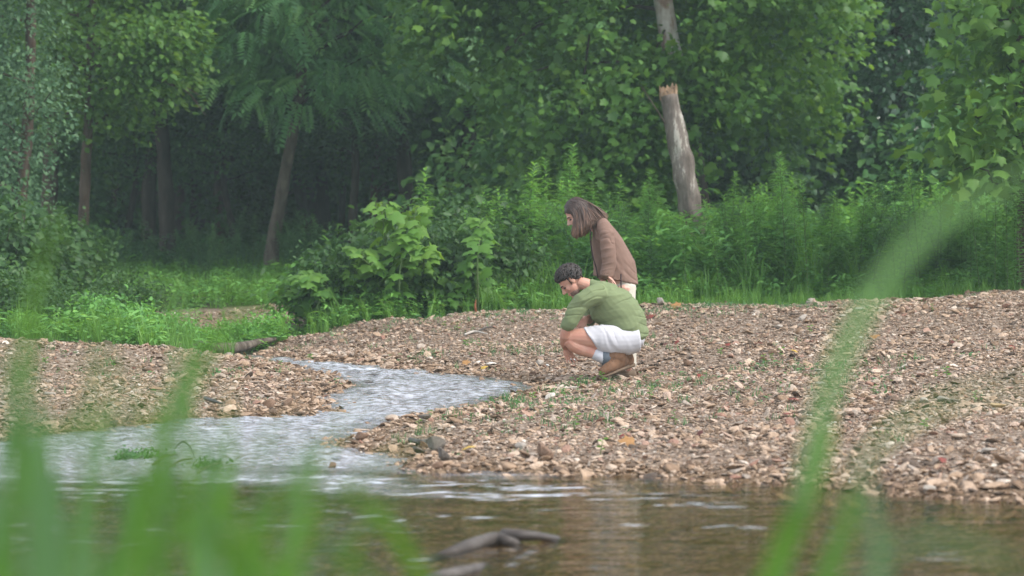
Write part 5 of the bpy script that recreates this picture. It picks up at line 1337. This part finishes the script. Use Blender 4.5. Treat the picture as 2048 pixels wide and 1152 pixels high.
# ------------------------------------------------------------------ seedlings on the gravel
seed_m = bpy.data.materials['weed_leaf']
def seedling(px, py, h, label, group=None, n=7, leaf=.05, tpl=None, mat=None):
    x_, Y, _z = hit(px, py); b = np.array([x_, Y, h1(x_, Y)])
    o = thing('seedling', b, label, 'seedling', group); top = b + np.array([sr.normal(0, .12) * h, sr.normal(0, .1) * h, h])
    ms = MB(); V, f = tube([b - UPV * .01, .5 * (b + top) + sr.normal(0, .006, 3), top], [.003, .0025, .0015], 5); ms.add(V, f); part('stem', ms, M_stem, o)
    ml = MB()
    for i in range(n):
        t = .35 + .65 * i / max(1, n - 1); a = i * 2.4 + sr.uniform(0, .6); p = b + (top - b) * t
        scatter(ml, tpl or T_oval2, [p], np.array([[math.cos(a), math.sin(a) - .2, .25]]), np.array([[0, -.5, 1.]]), leaf * sr.uniform(.7, 1.2), np.clip(.6 + sr.normal(0, .15), 0, 1))
    part('foliage', ml, mat or M_young, o, False)
seedling(1208, 766, .085, 'bright green seedling growing in front of the tan boots', n=7, leaf=.042)
for px, py in [(1105, 792), (1125, 795), (1190, 772), (1155, 780), (1225, 788), (1895, 757), (1870, 757), (1620, 668), (1865, 625), (1850, 860), (1950, 806), (838, 868), (1210, 855), (1065, 800), (915, 662), (888, 655), (930, 695), (1545, 722), (1560, 716), (1530, 730), (1440, 712), (1350, 850), (1745, 790), (1300, 800), (620, 720), (560, 735), (225, 735), (90, 730), (1200, 910), (1680, 800), (1040, 840), (1150, 860)]:
    seedling(px, py, sr.uniform(.05, .10), 'small green seedling sprouting between gravel stones', 'seedlings on the gravel', 6, sr.uniform(.022, .04))

# ------------------------------------------------------------------ wood
M_drift = noise_mat('wet_driftwood', [(.3, (.03, .024, .02)), (.5, (.07, .058, .05)), (.7, (.14, .125, .113))], 5, 7, .6, .5, 18, (1, 1, 1), .25, .02)
M_driftD = noise_mat('dark_driftwood', [(.3, (.022, .017, .015)), (.7, (.075, .06, .05))], 7, 7, .5, .6, 18, (1, 1, 1), .4, .01)
def wood(name, pts, rad, label, cat, mat, Y=None, depth=None, seg=12, wob=.2, seed=0, group=None):
    p = spline(np.array(pts), 26); rr = np.interp(np.linspace(0, 1, 26), np.linspace(0, 1, len(rad)), rad); mb = MB(); V, f = tube(p, rr, seg, depth_rad=depth, wob=wob, seed=seed); mb.add(V, f)
    return single(name, mb, mat, p[0], label, cat, group)
Yl = 25.3
wood('fallen_log', [P(300, 694, 23.9), P(370, 693, 24.2), P(440, 697, 24.7), P(485, 693, 25.2), P(520, 684, 25.7), P(550, 678, 26.0)], [.03, .045, .055, .05, .038, .02], 'dark fallen log lying behind the left gravel bar', 'log', M_barkG, seed=2)
wood('branch_stub', [P(392, 690, 24.3), P(405, 689, 24.4), P(420, 694, 24.5)], [.02, .05, .04], 'dark broken stub standing beside the fallen log', 'branch', M_driftD, seed=3)
def wp(px, py, z): d = ray(px, py); t = (z - CAMZ) / d[2]; return np.array([d[0] * t, d[1] * t, z])
wood('driftwood', [wp(860, 1120, -.03), wp(905, 1104, .0), wp(950, 1088, .012), wp(990, 1078, .020), wp(1020, 1084, .01), wp(1045, 1092, -.03)], [.013, .022, .028, .031, .024, .013], 'smooth grey driftwood humped above the pool surface', 'driftwood', M_drift, wob=.12, seed=4)
wood('driftwood', [wp(1005, 1068, .03), wp(1040, 1070, .03), wp(1075, 1072, .024), wp(1108, 1078, .0), wp(1130, 1082, -.03)], [.016, .020, .018, .014, .007], 'dark rough driftwood lying right of the grey hump in the pool', 'driftwood', M_driftD, wob=.35, seed=5)
wood('driftwood', [wp(840, 1165, -.03), wp(880, 1152, .008), wp(920, 1144, .014), wp(955, 1136, .0), wp(975, 1130, -.03)], [.018, .022, .022, .018, .01], 'thin driftwood piece nearest the camera in the pool', 'driftwood', M_drift, wob=.25, seed=6)
def gstick(pts, rad, label, seed, mat=M_barkB):
    q = []
    for px, py in pts:
        x_, Y, _z = hit(px, py); q.append((x_, Y, h1(x_, Y) + .025))
    wood('stick', q, rad, label, 'stick', mat, seg=7, wob=.15, seed=seed)
gstick([(930, 674), (950, 668), (975, 673)], [.012, .012, .006], 'pale bent stick lying on the central gravel mound', 7, M_barewood)
gstick([(955, 668), (970, 661), (985, 658)], [.012, .01, .005], 'dark stick crossing above the pale bent stick', 8, M_driftD)
gstick([(410, 803), (425, 808), (445, 814)], [.014, .014, .006], 'dark stick on the left gravel bar near water', 9, M_driftD)
gstick([(820, 888), (845, 893), (870, 884)], [.02, .02, .012], 'dark stick wedged among the spit rocks', 10, M_driftD)
# ------------------------------------------------------------------ debris caught on the riffle lip
def wz_(px, py):
    x_, y_ = unp_water(px, py); return np.array([x_, y_, float(wlev(y_))])
c = wz_(368, 922)
mb = MB(); pth = spline([wz_(344, 922) + UPV * -.02, wz_(350, 915) + UPV * .05, wz_(366, 912) + UPV * .085, wz_(382, 916) + UPV * .06, wz_(392, 926) + UPV * .0], 20)
s = np.array([.15, -.8, .5]) * .014; V = np.empty((40, 3)); V[0::2] = pth - s; V[1::2] = pth + s
V2 = V + np.array([0, .002, 0.003]); i = np.arange(19)
mb.add(V, [np.stack([2 * i, 2 * i + 1, 2 * i + 3, 2 * i + 2], -1)]); M_deadleaf = noise_mat('dead_blade', [(.3, (.05, .035, .03)), (.7, (.14, .11, .09))], 20, 4, .5, .2, 40)
single('dead_reed', mb, M_deadleaf, pth[0], 'dead grey reed blade arched over the riffle', 'reed')
for i, (px, py, L) in enumerate([(360, 935, .35), (330, 926, .22), (420, 944, .28)]):
    a = wz_(px - 25, py + 6) + UPV * .01; b = wz_(px + 25, py - 6) + UPV * .035; wood('twig', [a, .5 * (a + b) + UPV * .015, b], [.007, .009, .004], ['longest', 'leftmost', 'rightmost'][i] + ' brown twig caught in the riffle debris', 'twig', M_barkB, seg=6, seed=20 + i)
def moss(px, py, w_, h_, n, label, mat, seed):
    rr = np.random.default_rng(seed); c = wz_(px, py); mb = MB(); p = c + rr.normal(0, 1, (n, 3)) * np.array([w_, w_ * .7, h_ * .4]) + UPV * h_ * .5
    foliage(mb, rr, T_oval, p, 5, .018, .024, .1, .7, .3, .9, .55); single('water_plant', mb, mat, c, label, 'plant', None, False)
moss(415, 932, .05, .035, 40, 'olive green clump of weed caught in the riffle', M_shrub, 1)
moss(290, 912, .06, .03, 44, 'green cress clump growing in the riffle at left', M_weedD, 2)
moss(250, 918, .028, .025, 40, 'smaller green cress clump beside the larger one', M_weedD, 3)
M_redd = noise_mat('rust_reed', [(.3, (.20, .07, .03)), (.7, (.30, .12, .06))], 30, 3, .8, .2, 40)
b = P(952, 622, 27.0); b[2] = h1(b[0], b[1]); mb = MB(); V, f = tube([b, b + np.array([-.01, 0, .08]), b + np.array([.0, 0, .15])], [.014, .012, .004], 7, wob=.3); mb.add(V, f); single('rotten_stub', mb, M_redd, b, 'small rust orange stub at the crest of the mound', 'stub')

# ================================================================== grass close to the camera, rooted on the near bank
fr = np.random.default_rng(55)
WK, YK = .62, 1.28
def blade(mb, pts, Y, w, twist=.5, tint=.5, nose=.15):
    """pts: picture points of the blade at distance Y (Y may be a pair: root, tip)"""
    n = 26; Ys = YK * (np.linspace(Y[0], Y[1], len(pts)) if isinstance(Y, tuple) else np.full(len(pts), Y))
    ctrl = [P(a, b_, yy) for (a, b_), yy in zip(pts, Ys)]
    root = ctrl[0].copy(); root[2] = h1(root[0], root[1]) - .02; root[0] += (ctrl[0][0] - ctrl[1][0]) * .8
    p = spline([root, .5 * (root + ctrl[0])] + ctrl, n)
    T = nrm(np.gradient(p, axis=0)); t = np.linspace(0, 1, n)
    ang = twist * (1 - .5 * t) + .5 * np.sin(t * 4 + w * 100)
    s0 = nrm(np.cross(T, np.array([0, 1.0, 0]))); s1 = np.cross(T, s0); sd = s0 * np.cos(ang)[:, None] + s1 * np.sin(ang)[:, None]; nn = np.cross(T, sd)
    ww = WK * w * np.clip(.35 + 1.6 * t, 0, 1) * np.clip((1 - t) / .35, nose, 1) ** .7 * .5
    V = np.empty((3 * n, 3)); V[0::3] = p - sd * ww[:, None]; V[1::3] = p - nn * (ww * .25)[:, None]; V[2::3] = p + sd * ww[:, None]
    i = np.arange(n - 1) * 3
    mb.add(V, [np.concatenate([np.stack([i, i + 1, i + 4, i + 3], -1), np.stack([i + 1, i + 2, i + 5, i + 4], -1)])], tint)
def front_clump(base_px, Y, label, blades, group='grass plants close to the camera', wk=.80):
    global WK
    WK = wk
    b = P(base_px, 1300, Y * YK); b[2] = h1(b[0], b[1]); o = thing('grass_plant', b, label, 'grass', group)
    for pts, Yb, w, tw, ti in blades:
        mb = MB(); blade(mb, pts, Yb, w, tw, ti); part('blade', mb, M_front, o)
front_clump(1580, 1.9, 'blurred bright grass plant arching up the right side nearest the camera', [
    ([(1560, 1240), (1590, 1050), (1625, 900), (1655, 790), (1692, 690), (1752, 580), (1845, 470), (1955, 392), (2090, 350)], (1.95, 1.25), .022, .2, .15),
    ([(1500, 1300), (1545, 1150), (1600, 1020), (1648, 900), (1662, 850)], 1.85, .030, .1, .8),
    ([(1650, 1260), (1668, 1120), (1690, 1000), (1720, 930), (1800, 850), (1920, 795), (2080, 770)], (1.8, 1.25), .012, .9, .35),
    ([(1630, 1280), (1655, 1150), (1700, 1030), (1712, 980)], 1.9, .028, .2, .75),
    ([(1760, 1270), (1758, 1120), (1742, 1000), (1725, 930)], 1.6, .017, .8, .2),
    ([(1690, 1280), (1760, 1130), (1850, 1075), (1990, 1110), (2080, 1170)], 1.35, .012, .9, .2)])
front_clump(90, 1.9, 'blurred grass plant with tall upright blades at the left edge', [
    ([(20, 1250), (28, 1000), (38, 800), (58, 640), (86, 520), (118, 425)], (1.95, 1.7), .018, .4, .45),
    ([(70, 1250), (78, 1040), (60, 900), (20, 760), (-30, 690)], 1.7, .018, .4, .3),
    ([(120, 1260), (110, 1080), (90, 930), (78, 830)], 1.5, .024, .6, .25),
    ([(150, 1260), (190, 1000), (205, 850), (210, 720), (205, 640)], 1.4, .012, .7, .55),
    ([(-20, 1260), (10, 1060), (60, 930), (150, 850), (230, 830)], 1.6, .02, .4, .5)])
front_clump(280, 1.9, 'blurred grass plant with one long blade leaning right over the left bar', [
    ([(180, 1250), (262, 1050), (322, 900), (372, 790), (432, 685), (500, 605), (556, 550)], (1.95, 1.75), .020, .35, .5),
    ([(345, 1250), (335, 1050), (338, 880), (362, 740), (362, 650), (338, 570)], (1.8, 1.45), .013, .7, .3),
    ([(240, 1260), (270, 1100), (310, 960), (300, 820), (250, 740)], 1.5, .013, .6, .6),
    ([(300, 1260), (340, 1110), (420, 1010), (440, 880), (436, 830)], 1.4, .010, .7, .5)])
front_clump(520, 2.0, 'blurred low grass plant with bright folded blades left of the driftwood', [
    ([(470, 1290), (430, 1140), (388, 1030), (362, 960)], 1.95, .020, .2, .8),
    ([(560, 1260), (590, 1090), (606, 980), (616, 915)], (1.8, 1.6), .022, .5, .25),
    ([(440, 1260), (412, 1120), (395, 1030), (390, 1000)], 1.5, .017, .7, .2),
    ([(520, 1280), (480, 1150), (440, 1080), (380, 1040)], 1.7, .018, .3, .7)])
front_clump(840, 1.9, 'blurred bright grass plant drooping toward the left in the bottom middle', [
    ([(870, 1270), (832, 1140), (775, 1050), (725, 1000), (672, 965)], 1.9, .021, .2, .85),
    ([(800, 1280), (760, 1180), (690, 1110), (640, 1080)], 1.8, .018, .4, .4)])
bl = []
for _ in range(28):
    x0 = fr.uniform(-60, 700); lean = fr.normal(30, 150); hh = fr.uniform(820, 1060) + .06 * max(0, x0 - 200); y_ = fr.uniform(1.5, 2.3)
    bl.append(([(x0, 1290), (x0 + lean * .15, 1290 - .4 * (1290 - hh)), (x0 + lean * .5, 1290 - .75 * (1290 - hh)), (x0 + lean, hh)], y_, fr.uniform(.009, .018), fr.uniform(.1, .9), float(fr.choice([.05, .2, .5, .6, .85, 1.0]))))
for x0, tx, hh in [(-30, 30, 700), (60, 20, 760), (110, 170, 720), (200, 130, 800), (230, 300, 760), (300, 350, 800), (150, 225, 690), (390, 470, 880), (10, 100, 590), (130, 60, 640), (90, 200, 600), (330, 400, 700), (260, 190, 850), (420, 360, 780), (500, 560, 860), (580, 640, 960), (40, -10, 700), (170, 260, 780), (350, 300, 880)]:
    bl.append(([(x0, 1290), (x0 + .15 * (tx - x0), 1060), (x0 + .5 * (tx - x0), 880), (tx, hh)], fr.uniform(1.6, 2.1), fr.uniform(.010, .015), fr.uniform(.2, .8), fr.uniform(.1, .5)))
for _ in range(26):
    x0 = fr.uniform(-60, 620); lean = fr.normal(40, 120); hh = fr.uniform(600, 930) + .22 * max(0, x0 - 150)
    bl.append(([(x0, 1290), (x0 + lean * .12, 1290 - .4 * (1290 - hh)), (x0 + lean * .45, 1290 - .76 * (1290 - hh)), (x0 + lean, hh)], fr.uniform(1.6, 2.5), fr.uniform(.008, .014), fr.uniform(.1, .9), float(fr.choice([.1, .35, .6, .9, 1.0]))))
front_clump(250, 1.8, 'blurred mass of grass blades across the bottom left corner', bl, wk=.52)
# ================================================================== damp air that lifts the shade of the woods
def haze_box():
    x0, x1, y0, y1, z0, z1 = -175.0, 175.0, -45.0, 240.0, float(zz.min()) - 1.0, 22.0
    V = np.array([(x, y, z) for x in (x0, x1) for y in (y0, y1) for z in (z0, z1)])
    Fq = np.array([[0, 1, 3, 2], [4, 6, 7, 5], [0, 4, 5, 1], [2, 3, 7, 6], [0, 2, 6, 4], [1, 5, 7, 3]])
    m, nt, N, L, out = new_mat('damp_air')
    v = N.new('ShaderNodeVolumePrincipled')
    v.inputs['Color'].default_value = (.72, .92, .90, 1); v.inputs['Density'].default_value = HAZE; v.inputs['Anisotropy'].default_value = .2
    L.new(v.outputs[0], out.inputs['Volume'])
    tag(link('haze', make_mesh('haze', V, [Fq], None, False, [m])), 'thin damp air over the creek', kind='stuff')
HAZE = 0.0013
haze_box()
